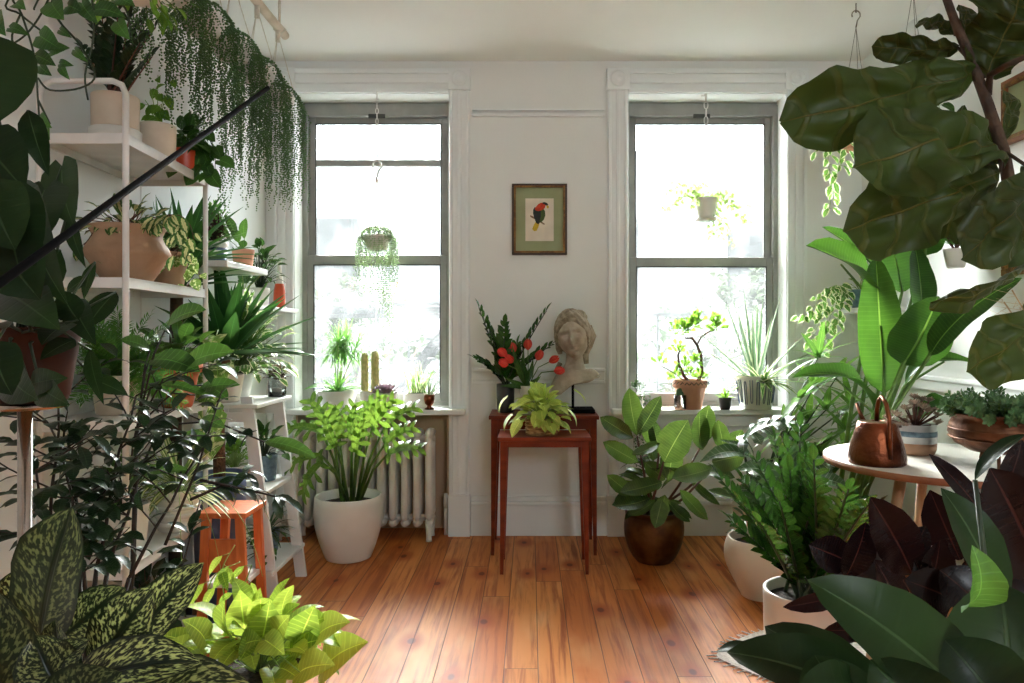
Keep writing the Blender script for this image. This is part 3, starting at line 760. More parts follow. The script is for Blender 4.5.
# ------------------------------------------------------------------ light and camera
w = bpy.data.worlds.new('World'); sc.world = w; w.use_nodes = True
bg = w.node_tree.nodes['Background']; bg.inputs[0].default_value = (.86, .94, 1, 1); bg.inputs[1].default_value = 17.0
def area(n, loc, rot, sx, sy, e, col, portal=False):
    l = bpy.data.lights.new(n, 'AREA'); l.shape = 'RECTANGLE'; l.size = sx; l.size_y = sy; l.energy = e; l.color = col
    if portal: l.cycles.is_portal = True
    o = bpy.data.objects.new(n, l); COL.objects.link(o); o.location = loc; o.rotation_euler = rot; return o
area('window_portal', (1.0, Y0 - .1, 2.0), (PI / 2, 0, 0), .76, .6, 1, (1, 1, 1), True)  # portal over the added fill opening in the rear wall
for i, q in enumerate((W1, W2)):
    area('window_portal', ((q[0] + q[1]) / 2, WY + .23, (q[2] + q[3]) / 2), (-PI / 2, 0, 0), q[1] - q[0], q[3] - q[2], 1, (1, 1, 1), True)
l = bpy.data.lights.new('soft_sun', 'SUN'); l.energy = 46.0; l.angle = math.radians(55); l.color = (1, .98, .95)
o = bpy.data.objects.new('soft_sun', l); COL.objects.link(o); o.rotation_euler = (V((.23, -.80, -.57))).to_track_quat('-Z', 'Y').to_euler(); o.location = (0, 7, 6)
cam = bpy.data.cameras.new('camera'); co = bpy.data.objects.new('camera', cam); COL.objects.link(co); sc.camera = co
cam.sensor_width = 36; cam.lens = F * 36 / 1024; cam.sensor_fit = 'HORIZONTAL'
co.location = (0, 0, CZ); co.rotation_euler = (PI / 2, 0, 0)
cam.shift_x = (512 - CX) / 1024; cam.shift_y = -(341.5 - CY) / 1024
cam.clip_start = .02
sc.view_settings.view_transform = 'Standard'; sc.view_settings.look = 'None'; sc.view_settings.gamma = 1; sc.view_settings.exposure = 0.86
sc.view_settings.use_curve_mapping = False
# ------------------------------------------------------------------ radiator
def radiator():
    x0, x1 = -1.345, -.545; y0, y1 = 4.03, 4.20; zt = .625; t = thing('radiator', ((x0 + x1) / 2, 4.1, 0), 'white cast iron column radiator in the recess under the left window', 'radiator')
    n = 12; sp = (x1 - x0 - .05) / (n - 1)
    for i in range(n):
        x = x0 + .025 + sp * i; m = MB()
        for y in (4.055, 4.125, 4.185):
            m.tube([(x, y, .12), (x, y, .14), (x, y, zt - .06), (x, y, zt - .035)], .019, seg=12, radii=[.012, .021, .021, .014])
        for (z, r) in ((.115, .028), (zt - .045, .03)):
            pts = [(x, 4.045, z), (x, 4.06, z + (.02 if z > .3 else -.01)), (x, 4.12, z + (.026 if z > .3 else -.016)), (x, 4.18, z + (.02 if z > .3 else -.01)), (x, 4.195, z)]
            m.tube(pts, r, seg=12, radii=[.012, .024, .027, .024, .012])
        m.build('section', 'rad', t)
    for x in (x0 + .025, x1 - .025):
        for y in (4.06, 4.18):
            m = MB(); m.tube([(x, y, 0), (x, y, .02), (x, y, .1)], .02, seg=10, radii=[.018, .016, .021]); m.build('foot', 'rad', t)
    m = MB(); m.tube([(x0, 4.12, .12), (x1, 4.12, .12)], .02, seg=10); m.build('hub', 'rad', t)
    m = MB(); m.tube([(x0, 4.12, zt - .05), (x1, 4.12, zt - .05)], .02, seg=10); m.build('hub', 'rad', t)
    m = MB(); m.tube([(x0 + .01, 4.1, .115), (-1.43, 4.08, .115)], .022, seg=12); m.tube([(-1.385, 4.09, .115), (-1.36, 4.096, .115)], .032, seg=8)
    m.tube([(-1.43, 4.08, 0), (-1.43, 4.08, .16)], .024, seg=12); m.ball(V((-1.43, 4.08, .13)), .036); m.build('supply_pipe', 'rad', t)
    m = MB(); m.lathe([(.008, 0), (.008, .03), (.032, .035), (.034, .05), (.02, .06), (1e-4, .06)], (-1.43, 4.08, .16), 16); m.build('valve', 'rad', t)
    m = MB(); m.tube([(-.49, 4.19, 0), (-.49, 4.19, .2)], .011, seg=10); m.tube([(-.49, 4.19, .16), (-.49, 4.17, .2), (-.49, 4.19, .24)], .012, seg=8); o = m.build('pipe_stub', 'rad'); tag(o, 'thin capped pipe rising beside the radiator in the recess', 'pipe')
radiator()

# ------------------------------------------------------------------ nesting tables
def side_table(x0, x1, y0, y1, zt, label, leg, tt=.02, ap=.05):
    t = thing('side_table', ((x0 + x1) / 2, (y0 + y1) / 2, 0), label, 'side table', 'nesting side tables')
    m = MB(); m.box(x0, x1, y0, y1, zt - tt, zt, .004); m.build('tabletop', 'table_wood', t)
    i = .012; m = MB()
    m.box(x0 + i + leg * .5, x1 - i - leg * .5, y0 + i + .003, y0 + i + .018, zt - tt - ap, zt - tt); m.box(x0 + i + leg * .5, x1 - i - leg * .5, y1 - i - .018, y1 - i - .003, zt - tt - ap, zt - tt)
    m.box(x0 + i + .004, x0 + i + .018, y0 + i + leg * .6, y1 - i - leg * .6, zt - tt - ap, zt - tt); m.box(x1 - i - .018, x1 - i - .004, y0 + i + leg * .6, y1 - i - leg * .6, zt - tt - ap, zt - tt)
    m.build('apron', 'table_wood', t)
    for (x, sx) in ((x0 + i, 1), (x1 - i, -1)):
        for (y, sy) in ((y0 + i, 1), (y1 - i, -1)):
            m = MB(); b = len(m.v); zz = zt - tt
            for (z, w) in ((0, leg * .45), (zz - ap - .02, leg), (zz, leg)):
                m.v += [V((x, y, z)), V((x + sx * w, y, z)), V((x + sx * w, y + sy * w, z)), V((x, y + sy * w, z))]
            for k in range(2):
                for q in range(4):
                    q2 = (q + 1) % 4; f = [b + 4 * k + q, b + 4 * k + q2, b + 4 * k + 4 + q2, b + 4 * k + 4 + q]
                    m.face(f if sx * sy > 0 else f[::-1], None, False)
            m.face([b + 3, b + 2, b + 1, b], None, False); m.build('leg', 'table_wood', t)
    return t
TA = 1.18 + (332 - 417.5) * 3.72 / F; TBz = 1.18 + (332 - 438) * 3.42 / F
side_table(-.218, .365, 3.79, 4.12, .738, 'larger cherry-wood side table with tapered legs standing against the back wall', .036, ap=.052)
side_table(-.158, .298, 3.49, 3.76, .668, 'smaller cherry-wood side table pulled forward in front of the larger one', .036, ap=.03)
ZA, ZB = .738, .668

# ------------------------------------------------------------------ bust
def bust():
    sx = .262; sy = 3.98
    t = thing('classical_bust', (sx, sy, ZA), 'weathered marble head of a woman mounted on a thin black rod', 'bust')
    m = MB(); m.box(sx - .09, sx + .09, sy - .09, sy + .09, ZA + .001, ZA + .022, .003); m.build('base', 'black', t)
    m = MB(); m.tube([(sx - .025, sy, ZA + .02), (sx - .025, sy, ZA + .26)], .0075, seg=10); m.build('rod', 'black', t)
    hc = V((sx - .024, sy - .01, 1.158)); RX, RYd, RZ = .092, .106, .130
    rotm = Matrix.Rotation(math.radians(-10), 4, 'Y') @ Matrix.Rotation(math.radians(-9), 4, 'Z') @ Matrix.Rotation(math.radians(-3), 4, 'X')
    def gs(x, z, cx, cz, wx, wz): return math.exp(-((x - cx) / wx) ** 2 - ((z - cz) / wz) ** 2)
    m = MB(); NU, NV_ = 96, 72; b = 0
    for i in range(NV_ + 1):
        th = PI * i / NV_
        for j in range(NU):
            ph = 2 * PI * j / NU
            x, y, z = math.sin(th) * math.sin(ph), -math.sin(th) * math.cos(ph), math.cos(th)
            f = 1.0
            jaw = max(0, -z); fx = 1 - .34 * jaw ** 1.5 ; px = x * RX * fx; pz = z * RZ
            py = y * RYd * (1 - (.12 * jaw if y > 0 else 0))
            if y < 0:
                k = min(1, -y * 2.2)
                X, Z = x * fx, z
                dy = 0
                dy += .030 * gs(X, Z, 0, -.22, .10, .13) + .021 * gs(X, Z, 0, .0, .075, .2)     # nose
                dy -= .015 * (gs(X, Z, -.34, .06, .2, .12) + gs(X, Z, .34, .06, .2, .12))           # sockets
                dy += .008 * (gs(X, Z, -.34, .03, .12, .05) + gs(X, Z, .34, .03, .12, .05))       # eyeballs
                dy += .003 * (gs(X, Z, -.33, .21, .26, .06) + gs(X, Z, .33, .21, .26, .06))         # brows
                dy += .011 * gs(X, Z, 0, -.46, .17, .035) + .012 * gs(X, Z, 0, -.55, .14, .04) - .006 * gs(X, Z, 0, -.505, .2, .02) - .008 * gs(X, Z, 0, -.64, .2, .045)
                dy += .010 * gs(X, Z, 0, -.8, .22, .13)                                             # chin
                dy += .006 * (gs(X, Z, -.5, -.22, .2, .2) + gs(X, Z, .5, -.22, .2, .2))
                py -= dy * k * 2.3
            m.v.append(hc + (rotm @ V((px, py, pz))))
    for i in range(NV_):
        for j in range(NU):
            j2 = (j + 1) % NU; m.face([i * NU + j, (i + 1) * NU + j, (i + 1) * NU + j2, i * NU + j2])
    # neck
    b = len(m.v); rows = [(-.045, 0.0, .03, .050, .05), (-.10, .0, .03, .048, .048), (-.15, .0, .025, .052, .05), (-.185, -.005, .018, .066, .058), (-.21, -.01, .02, .085, .06)]
    for (z, ox, oy, rx, ry) in rows:
        for j in range(32):
            a = 2 * PI * j / 32; m.v.append(hc + V((ox + .012 + rx * math.cos(a), oy + .02 + ry * math.sin(a), z)))
    for i in range(len(rows) - 1):
        for j in range(32):
            j2 = (j + 1) % 32; m.face([b + i * 32 + j2, b + i * 32 + j, b + (i + 1) * 32 + j, b + (i + 1) * 32 + j2])
    # broken shoulder fragment: slanted, longer to the left below, rising to the right
    b = len(m.v); NR = 12; NC = 24
    for i in range(NR + 1):
        s = i / NR
        for j in range(NC):
            a = 2 * PI * j / NC; ca, sa = math.cos(a), math.sin(a)
            R = .070 + .066 * s ** .7
            lop = 1 + .25 * (.35 if ca > 0 else .6) * abs(ca) * s
            x = .005 + R * ca * lop; y = .02 + (.055 + .02 * s) * sa
            z = -.185 - .05 * s ** 1.4 - .035 * s * s
            z += (.05 * ca if ca > 0 else .075 * ca) * s
            if s > .98: z -= .012 * math.sin(a * 5) 
            m.v.append(hc + V((x, y, z)))
    for i in range(NR):
        for j in range(NC):
            j2 = (j + 1) % NC; m.face([b + i * NC + j2, b + i * NC + j, b + (i + 1) * NC + j, b + (i + 1) * NC + j2])
    c = len(m.v); m.v.append(hc + V((-.02, .03, -.275)))
    for j in range(NC): m.face([b + NR * NC + (j + 1) % NC, b + NR * NC + j, c])
    m.build('head', 'stone', t)
    # hair cap: wavy roll around the face, bun and a lock behind
    h = MB(); NU, NV_ = 120, 60
    for i in range(NV_ + 1):
        th = PI * .88 * i / NV_
        for j in range(NU):
            ph = 2 * PI * j / NU
            x, y, z = math.sin(th) * math.sin(ph), -math.sin(th) * math.cos(ph), math.cos(th)
            # hairline: open over the face
            lim = .40 + .10 * math.cos(ph * 3)
            face = max(0, -y) * (1 if z < .58 - .45 * x * x * 1.5 else 0)
            fr = 1.14
            e = (.58 - .68 * x * x) - z
            if y < 0 and e > 0 and abs(x) < .80: fr = 1.14 - min(.32, e * 2.2)
            if z < -.2: fr *= 1 - .35 * (-.2 - z) 
            fr += .022 * noise.noise(V((x * 9, y * 9, z * 16))) + .018 * math.sin(ph * 16 + z * 12 + 2 * noise.noise(V((x * 3, y * 3, z * 3))))
            h.v.append(hc + (rotm @ V((x * RX * fr, y * RYd * fr + .008, z * RZ * fr * 1.0 + .004))))
    for i in range(NV_):
        for j in range(NU):
            j2 = (j + 1) % NU; h.face([i * NU + j, (i + 1) * NU + j, (i + 1) * NU + j2, i * NU + j2])
    # roll of curls
    for k in range(26):
        a = math.radians(-118 + 236 * k / 25); rr = V((math.sin(a) * .079, -.045 + .03 * abs(math.sin(a)), .028 + math.cos(a) * .07))
        h.ball(hc + (rotm @ rr), .0165 + .003 * math.sin(k * 2.3), .0185, 10, 7)
    for k in range(22):
        a = math.radians(-100 + 200 * k / 21); rr = V((math.sin(a) * .077, -.02 + .02 * abs(math.sin(a)), .048 + math.cos(a) * .068))
        h.ball(hc + (rotm @ rr), .019, .017, 10, 7)
    h.ball(hc + V((.035, .07, .118)), .042, .03, 16, 10); h.ball(hc + V((.055, .085, .105)), .032, .026, 14, 9)
    h.tube([hc + V((.078, .02, .05)), hc + V((.098, .03, 0)), hc + V((.085, .04, -.05)), hc + V((.066, .045, -.10)), hc + V((.07, .045, -.155))], .02, seg=10, radii=[.03, .034, .028, .024, .02])
    h.tube([hc + V((-.078, .02, -.02)), hc + V((-.076, .035, -.07)), hc + V((-.07, .04, -.10))], .02, seg=9, radii=[.022, .02, .012])
    h.tube([hc + V((-.07, .04, -.15)), hc + V((-.085, .045, -.18)), hc + V((-.075, .045, -.2))], .014, seg=8)
    h.build('hair', 'hair_stone', t)
bust()

# ------------------------------------------------------------------ plants on the side tables
rnd = random.Random(11)
r, top = potted('zz_plant', (-.135, 3.97, ZA), 'ZZ plant in a dark grey cylinder pot on the back side table', 'potted plant', 'dark_pot', .05, .046, .155)
mf, ms = MB(), MB()
for (px, py, L, dr) in ((480, 309, 0, .3), (490, 330, 0, .3), (505, 325, 0, .25), (545, 312, 0, .2), (549, 344, 0, .45), (478, 357, 0, .7), (517, 345, 0, .2), (500, 345, 0, .2)):
    tip = G(px, py, 3.93 + rnd.uniform(-.06, .06)); b0 = top + V((rnd.uniform(-.02, .02), rnd.uniform(-.02, .02), 0)); d = (tip - b0); L = d.length * 1.02
    paired(mf, ms, b0, d.normalized() + V((0, 0, dr * .5)), L, dr, 11, .076, .036, 'ellip', rnd, .0055, .18, 42, nl=4, bow=.05)
fin(r, mf, 'lf_zz', ms, 'stem_dark')

# white vase of tulips
vb = V((-.015, 3.90, ZA)); r = thing('tulip_vase', vb, 'white vase of red tulips between the dark pot and the bust', 'vase of flowers')
m = MB(); m.lathe([(.034, 0), (.037, .01), (.036, .08), (.042, .15), (.044, .152), (.041, .15), (.034, .08), (.03, .02), (1e-4, .02)], vb, 28); m.build('vase', 'white_cer', r)
ms = MB(); mf = MB()
heads = [(507, 352, 3.85), (515, 348, 3.95), (508, 361, 3.82), (528, 346, 3.88), (537, 356, 3.86), (549, 358, 3.9), (554, 367, 3.84), (513, 358, 3.84)]
for (px, py, Y) in heads:
    h = G(px, py, Y); b0 = vb + V((rnd.uniform(-.02, .02), rnd.uniform(-.02, .02), .12)); md = b0.lerp(h, .55) + V((0, 0, .03)); hb = h - V((0, 0, .022))
    ms.tube([b0, md, hb], .003, .0026, 6)
    p = MB(); ax = (hb - md).normalized()
    for k in range(6):
        a = k * PI / 3 + rnd.uniform(-.1, .1); s1 = ax.cross(V((1, .2, 0))).normalized(); s2 = ax.cross(s1)
        o = s1 * math.cos(a) + s2 * math.sin(a)
        tp = hb + ax * .062 + o * (.006 if k % 2 else .010)
        b1 = hb + o * .003
        leaf(p, b1, tp, o, .028, 'ellip', .2, .1, 6, 2)
    p.build('flower', 'tulip', r)
for (px, py) in ((512, 338), (520, 350), (533, 352), (541, 370), (505, 372), (546, 378), (524, 342), (530, 366), (500, 380)):
    tip = G(px, py + 6, 3.86 + rnd.uniform(-.05, .06)); b0 = vb + V((rnd.uniform(-.025, .025), rnd.uniform(-.025, .025), .14))
    leaf(mf, b0, tip, V((rnd.uniform(-.6, .6), -1, .3)), .034, 'lance', .12, .45, 7)
fin(r, mf, 'lf_mid', ms, 'stem', sname='stem')

# woven basket with lime philodendron on the small table
bp = V((.055, 3.60, ZB)); r = thing('lime_plant', bp, 'lime heart-leaf philodendron in a square woven basket on the smaller side table', 'potted plant')
m = MB(); m.lathe([(.070, 0), (.075, .005), (.077, .03), (.08, .075), (.083, .08), (.08, .083), (.072, .08), (.068, .06), (1e-4, .06)], bp, 32, sq=5, sx=.98, sy=.85)
for k in range(4): m.lathe([(.077 + .001 * k, .012 + .019 * k - .004), (.0815 + .001 * k, .012 + .019 * k), (.077 + .001 * k, .012 + .019 * k + .004)], bp, 32, sq=5, sx=.98, sy=.85)
m.build('basket', 'wicker', r)
mf, ms = MB(), MB()
bush(mf, ms, bp + V((0, 0, .07)), bp + V((0, -.01, .085)), (.13, .11, .13), 120, .07, .056, 'heart', rnd, .7, (-22, 88), .0016, 5, bow=.1, cup=.18, lobe=.18)
for (px, py) in ((512, 430), (568, 425), (575, 405), (520, 436), (507, 412)):
    outleaf(mf, G(px, py - 14, 3.5), V((0 if 520 < px < 560 else (px - 540), -6, -6)), .085, .06, 'heart', rnd, 1.2, lobe=.18)
fin(r, mf, 'lf_lime', ms, 'stem_pale')

# ------------------------------------------------------------------ parrot picture
pc = G(539.5, 219.5, WY - .01); w, h = 55 * WY / F, 71 * WY / F
def frame(name, label, ctr, w, h, axis, fw, fmat, pmat, mw=.06):
    """axis 'b': on the back wall, 'r': on the right wall"""
    t = thing(name, ctr - V((0, 0, h / 2)), label, 'framed picture')
    def bx(m, u0, u1, z0, z1, d0, d1, bev=0):
        if axis == 'b': m.box(ctr.x + u0, ctr.x + u1, WY - d1, WY - d0, ctr.z + z0, ctr.z + z1, bev)
        else: m.box(WR - d1, WR - d0, ctr.y + u0, ctr.y + u1, ctr.z + z0, ctr.z + z1, bev)
    m = MB()
    for (a, b2, c, d) in ((-w / 2, w / 2, h / 2 - fw, h / 2), (-w / 2, w / 2, -h / 2, -h / 2 + fw), (-w / 2, -w / 2 + fw, -h / 2 + fw, h / 2 - fw), (w / 2 - fw, w / 2, -h / 2 + fw, h / 2 - fw)):
        bx(m, a, b2, c, d, .001, .022, .003)
        
    f = m.build('frame', fmat, t)
    g = MB(); q = fw * .55
    for (a, b2, c, d) in ((-w / 2 + q, w / 2 - q, h / 2 - fw - .001, h / 2 - q), (-w / 2 + q, w / 2 - q, -h / 2 + q, -h / 2 + fw + .001), (-w / 2 + q, -w / 2 + fw + .001, -h / 2 + fw, h / 2 - fw), (w / 2 - fw - .001, w / 2 - q, -h / 2 + fw, h / 2 - fw)):
        bx(g, a, b2, c, d, .02, .026, .001)
    g.build('beading', 'gold', f)
    m = MB(); bx(m, -w / 2 + fw, w / 2 - fw, -h / 2 + fw, h / 2 - fw, .004, .010); m.build('mount', pmat, t)
    return t, bx
t, bx = frame('parrot_picture', 'small framed print of a red and green parrot on the wall between the windows', pc, w, h, 'b', .022, 'frame_dark', 'mat_green')
m = MB(); bx(m, -.082, .082, -.125, .122, .0101, .012); m.build('paper', 'paper', t)
def patch(nm, mat, pts, d):
    b = MB(); b.prism([(pc.x + x * 4.186 / F / 4, pc.z + z * 4.186 / F / 4) for x, z in pts], WY - d, WY - .0119, 'y'); return b.build(nm, mat, t)
# coordinates are quarter pixels from the centre of the print (x right, z up)
def off(l): return [(x - 399, 195 - y) for x, y in l]
patch('branch', 'ink_brown', off([(362, 178), (372, 182), (395, 196), (420, 212), (418, 217), (393, 202), (368, 188), (362, 184)]), .0124)
patch('parrot_tail', 'ink_yellow', off([(382, 206), (400, 206), (396, 222), (388, 240), (378, 242), (370, 234), (374, 222)]), .0128)
patch('parrot_wing', 'ink_dark', off([(380, 146), (392, 150), (404, 158), (414, 172), (414, 190), (404, 204), (394, 214), (386, 210), (378, 190), (373, 170), (374, 155)]), .0132)
patch('parrot_back', 'ink_green', off([(404, 156), (414, 152), (421, 162), (422, 180), (416, 196), (406, 206), (398, 204), (404, 184)]), .0134)
patch('parrot_breast', 'ink_red', off([(384, 146), (394, 134), (406, 128), (416, 130), (424, 138), (420, 150), (408, 158), (396, 162), (384, 160), (380, 153)]), .0136)
patch('parrot_crown', 'ink_dark', off([(410, 127), (420, 126), (430, 130), (434, 137), (428, 141), (420, 136), (412, 133)]), .0138)
patch('parrot_beak', 'ink_yellow', off([(428, 138), (436, 141), (436, 149), (431, 152), (427, 145)]), .0138)

# ------------------------------------------------------------------ left window sill
CLW = (W1[0] + .01, W1[1] - .01, WY + .112)
r, top = potted('feathery_plant', (-1.12, 4.19, TS), 'grey-leafed bromeliad and feathery plant in a wide white bowl on the left sill', 'potted plant', 'white_cer', .115, .085, .10)
mf, ms = MB(), MB()
rosette(mf, top, 26, .17, .02, (15, 75), .6, rnd=rnd)
for k in range(7):
    d = rdir(rnd, 66, 88); pts = arc(top, d, rnd.uniform(.24, .33), .1, 5); ms.tube(pts, .003, seg=5)
    rosette(mf, pts[-1], 60, .17, .007, (-30, 80), 1.2, 'strap', rnd, .2, seg=5, r0=.003)
for (dx, dz) in ((-.19, .02), (-.15, .045), (.17, .045), (.19, .0), (.12, .05)): leaf(mf, top, top + V((dx, -.04, dz)), V((0, -.3, 1)), .055, 'ellip', .15, .2)
fin(r, mf, 'lf_fern', ms, 'stem_pale', clamp=CLW)

cb = V((-.925, 4.16, TS)); r, top = potted('column_cactus', cb, 'two tall column cacti in a white pot on the left sill', 'potted plant', 'white_cer', .058, .046, .10)
for (dx, h, rr) in ((-.03, .24, .019), (.03, .25, .021)):
    m = MB(); prof = [(rr * .8, 0), (rr, .02)] + [(rr, h * k / 6) for k in range(1, 6)] + [(rr * .9, h * .95), (rr * .5, h * .99), (1e-4, h)]
    seg = 40; b = 0; c = top + V((dx, 0, -.004)); m.lathe(prof, c, seg)
    for i, v in enumerate(m.v):
        k = (i % seg); q = 1 + .10 * math.cos(2 * PI * k / seg * 10); v.x = c.x + (v.x - c.x) * q; v.y = c.y + (v.y - c.y) * q
    m.build('column', 'cactus', r)
r, top = potted('echeveria', (-.825, 4.10, TS), 'purple-grey echeveria rosette in a rounded white pot on the left sill', 'potted plant', 'white_cer', .062, .045, .095, belly=.012)
mf = MB()
for k in range(64):
    a = k * 2.399; el = math.radians(8 + 78 * ((63 - k) / 63.0) ** 1.3)
    L = .045 + .06 * (k / 63.0); d = V((math.cos(a) * math.cos(el), math.sin(a) * math.cos(el), math.sin(el)))
    leaf(mf, top + V((0, 0, .01)) + d * .01, top + V((0, 0, .01)) + d * L, V((-d.x * .3, -d.y * .3, 1)), .03, 'spoon', -.12, .35, 4)
fin(r, mf, 'lf_purple')
r = thing('grassy_aloe', (-.66, 4.19, TS), 'pale upright aloe in a low white trough on the left sill', 'potted plant')
m = MB(); c = V((-.655, 4.20, TS)); m.box(c.x - .075, c.x + .075, c.y - .045, c.y + .045, TS, TS + .085, .006); m.build('trough', 'white_cer', r)
m = MB(); m.box(c.x - .06, c.x + .06, c.y - .032, c.y + .032, TS + .08, TS + .088); m.build('soil', 'soil', r)
mf = MB()
for k in range(30):
    d = rdir(rnd, 50, 85, PI / 2 + (0), PI); strap_leaf(mf, c + V((rnd.uniform(-.05, .05), rnd.uniform(-.02, .02), .086)), d, rnd.uniform(.12, .25), .014, .3)
fin(r, mf, 'lf_cream', clamp=CLW)
r = thing('goblet_aloe', (-.575, 4.11, TS), 'tiny aloe in a copper goblet at the right end of the left sill', 'potted plant')
m = MB(); m.lathe([(.026, 0), (.028, .004), (.014, .012), (.012, .02), (.026, .034), (.031, .06), (.029, .085), (.027, .085), (.028, .06), (1e-4, .055)], (-.575, 4.11, TS), 24); m.build('goblet', 'copper', r)
mf = MB(); rosette(mf, (-.575, 4.11, TS + .07), 12, .13, .016, (40, 85), .3, rnd=rnd); fin(r, mf, 'lf_aloe')

# chain + hanging plant in the left window
def chain(m, a, b2, ll=.022, r=.0022):
    a = V(a); b2 = V(b2); n = max(2, int((b2 - a).length / (ll * 1.25))); d = (b2 - a).normalized()
    for i in range(n):
        c = a.lerp(b2, (i + .5) / n); u = V((1, 0, 0)) if i % 2 else V((0, 1, 0)); pts = []
        for k in range(11):
            t_ = 2 * PI * k / 10; pts.append(c + d * (math.cos(t_) * ll * .75) + u * (math.sin(t_) * ll * .38))
        m.tube(pts, r, seg=4)
def hook(m, p, r=.02, t_=.0035):
    p = V(p); m.tube([p + V((-r * math.cos(a), 0, r * math.sin(a))) for a in [math.radians(x) for x in range(-30, 190, 22)]] + [p + V((r, 0, -r * .4)), p + V((r * .3, 0, -r * 1.4)), p + V((0, 0, -r * 3))], t_, seg=6)
hy = 4.12
px = 377; c0 = G(px, 93, hy); c1 = G(px, 160, hy)
r = thing('hanging_string_plant', G(px, 250, hy), 'pale string-of-beads plant hanging from a white chain in the left window', 'hanging plant')
m = MB(); m.tube([V((c0.x, hy, W1[3])), c0], .004, seg=6); chain(m, c0, c1); m.build('chain', 'white_metal', r)
m = MB(); hook(m, c1 - V((0, 0, .03)), .025, .005); m.tube([c1 - V((0, 0, .1)), c1 - V((0, 0, .13))], .008, seg=6); m.build('hook', 'white_metal', r)
pp = G(377, 238, hy); m = MB()
for k in range(3):
    a = 2 * PI * k / 3 + .5; m.tube([c1 - V((0, 0, .13)), pp + V((math.cos(a) * .08, math.sin(a) * .05, 0))], .0015, seg=4)
m.build('cord', 'rope', r)
m = MB(); m.lathe(pot_prof(.08, .055, .08), pp - V((0, 0, .07)), 24); m.build('pot', 'white_cer', r)
mf = MB()
def beadstring(mf, p, dirs, L, rr, rnd, step=.011, sway=.006, rb=.0042):
    n = int(L / step); q = V(p); 
    for i in range(n):
        q = q + V((rnd.uniform(-sway, sway) * .6, rnd.uniform(-sway, sway) * .6, -step)) + dirs * max(0, (.25 - i / n)) * .03
        mf.bead(q + V((rnd.uniform(-rr, rr), rnd.uniform(-rr, rr), 0)), rb * rnd.uniform(.7, 1.2))
for k in range(110):
    a = rnd.uniform(0, 2 * PI); d = V((math.cos(a), math.sin(a) * .7, 0)); p = pp + d * .085 + V((0, 0, .02))
    L = rnd.choice([.12, .18, .25, .34]) * rnd.uniform(.7, 1.1) + (.22 if .2 < d.x < .8 and rnd.random() < .7 else 0)
    beadstring(mf, p, d, L, .008, rnd, .011, .006, .0048)
for k in range(600):
    d = rdir(rnd, -50, 90); mf.bead(pp + V((d.x * .09, d.y * .07, d.z * .05 + .015)), .006)
mf.build('trails', 'bead_pale', r, clamp=CLW)

# ------------------------------------------------------------------ big white pot with philodendron
r, top = potted('split_leaf_philodendron', (-.95, 3.77, 0), 'bright split-leaf philodendron in a tall round white pot before the radiator', 'potted plant', 'white_cer', .172, .118, .325, belly=.024, bz=.55, t=.014)
mf, ms = MB(), MB()
tips = [(418, 345, 3.6, 365, 375), (450, 430, 3.5, 385, 452), (395, 405, 3.45, 372, 420), (425, 425, 3.6, 400, 440), (288, 432, 3.6, 330, 430), (300, 478, 3.5, 330, 450), (322, 395, 3.75, 335, 430), (356, 405, 3.65, 350, 440), (312, 500, 3.42, 322, 460),
        (345, 415, 3.8, 340, 450), (395, 372, 3.75, 380, 410), (440, 445, 3.8, 400, 425), (365, 425, 3.4, 358, 455), (300, 405, 3.85, 320, 440), (380, 400, 3.9, 368, 430), (335, 400, 3.5, 345, 425), (410, 398, 3.55, 388, 425)]
tips2 = [(420, 408, 3.6, 384, 428), (417, 428, 3.55, 385, 444), (398, 398, 3.5, 372, 428), (416, 451, 3.5, 388, 454), (284, 430, 3.6, 322, 432), (291, 468, 3.5, 322, 456), (308, 398, 3.8, 330, 428), (356, 408, 3.7, 352, 436), (304, 498, 3.42, 322, 462),
        (335, 404, 3.85, 340, 438), (380, 400, 3.85, 368, 424), (365, 422, 3.4, 356, 452), (325, 414, 3.6, 336, 446), (372, 410, 3.7, 362, 432)]
for (px, py, Y, bx_, by_) in tips2:
    tip = G(px, py, Y); b = G(bx_, by_, Y); b0 = top + V(((b.x + .95) * .22, rnd.uniform(-.04, .04), 0))
    ms.tube([b0, b0.lerp(b, .5) + V((0, 0, .05)), b], .009, .005, 6)
    ff = (tip - b); L = max(ff.length, .18); lobed(mf, b, b + ff.normalized() * L, V((rnd.uniform(-.4, .4), -.75, 1)), L * .95, 5, bow=.16, lw=.072)
fin(r, mf, 'lf_split', ms, 'stem')

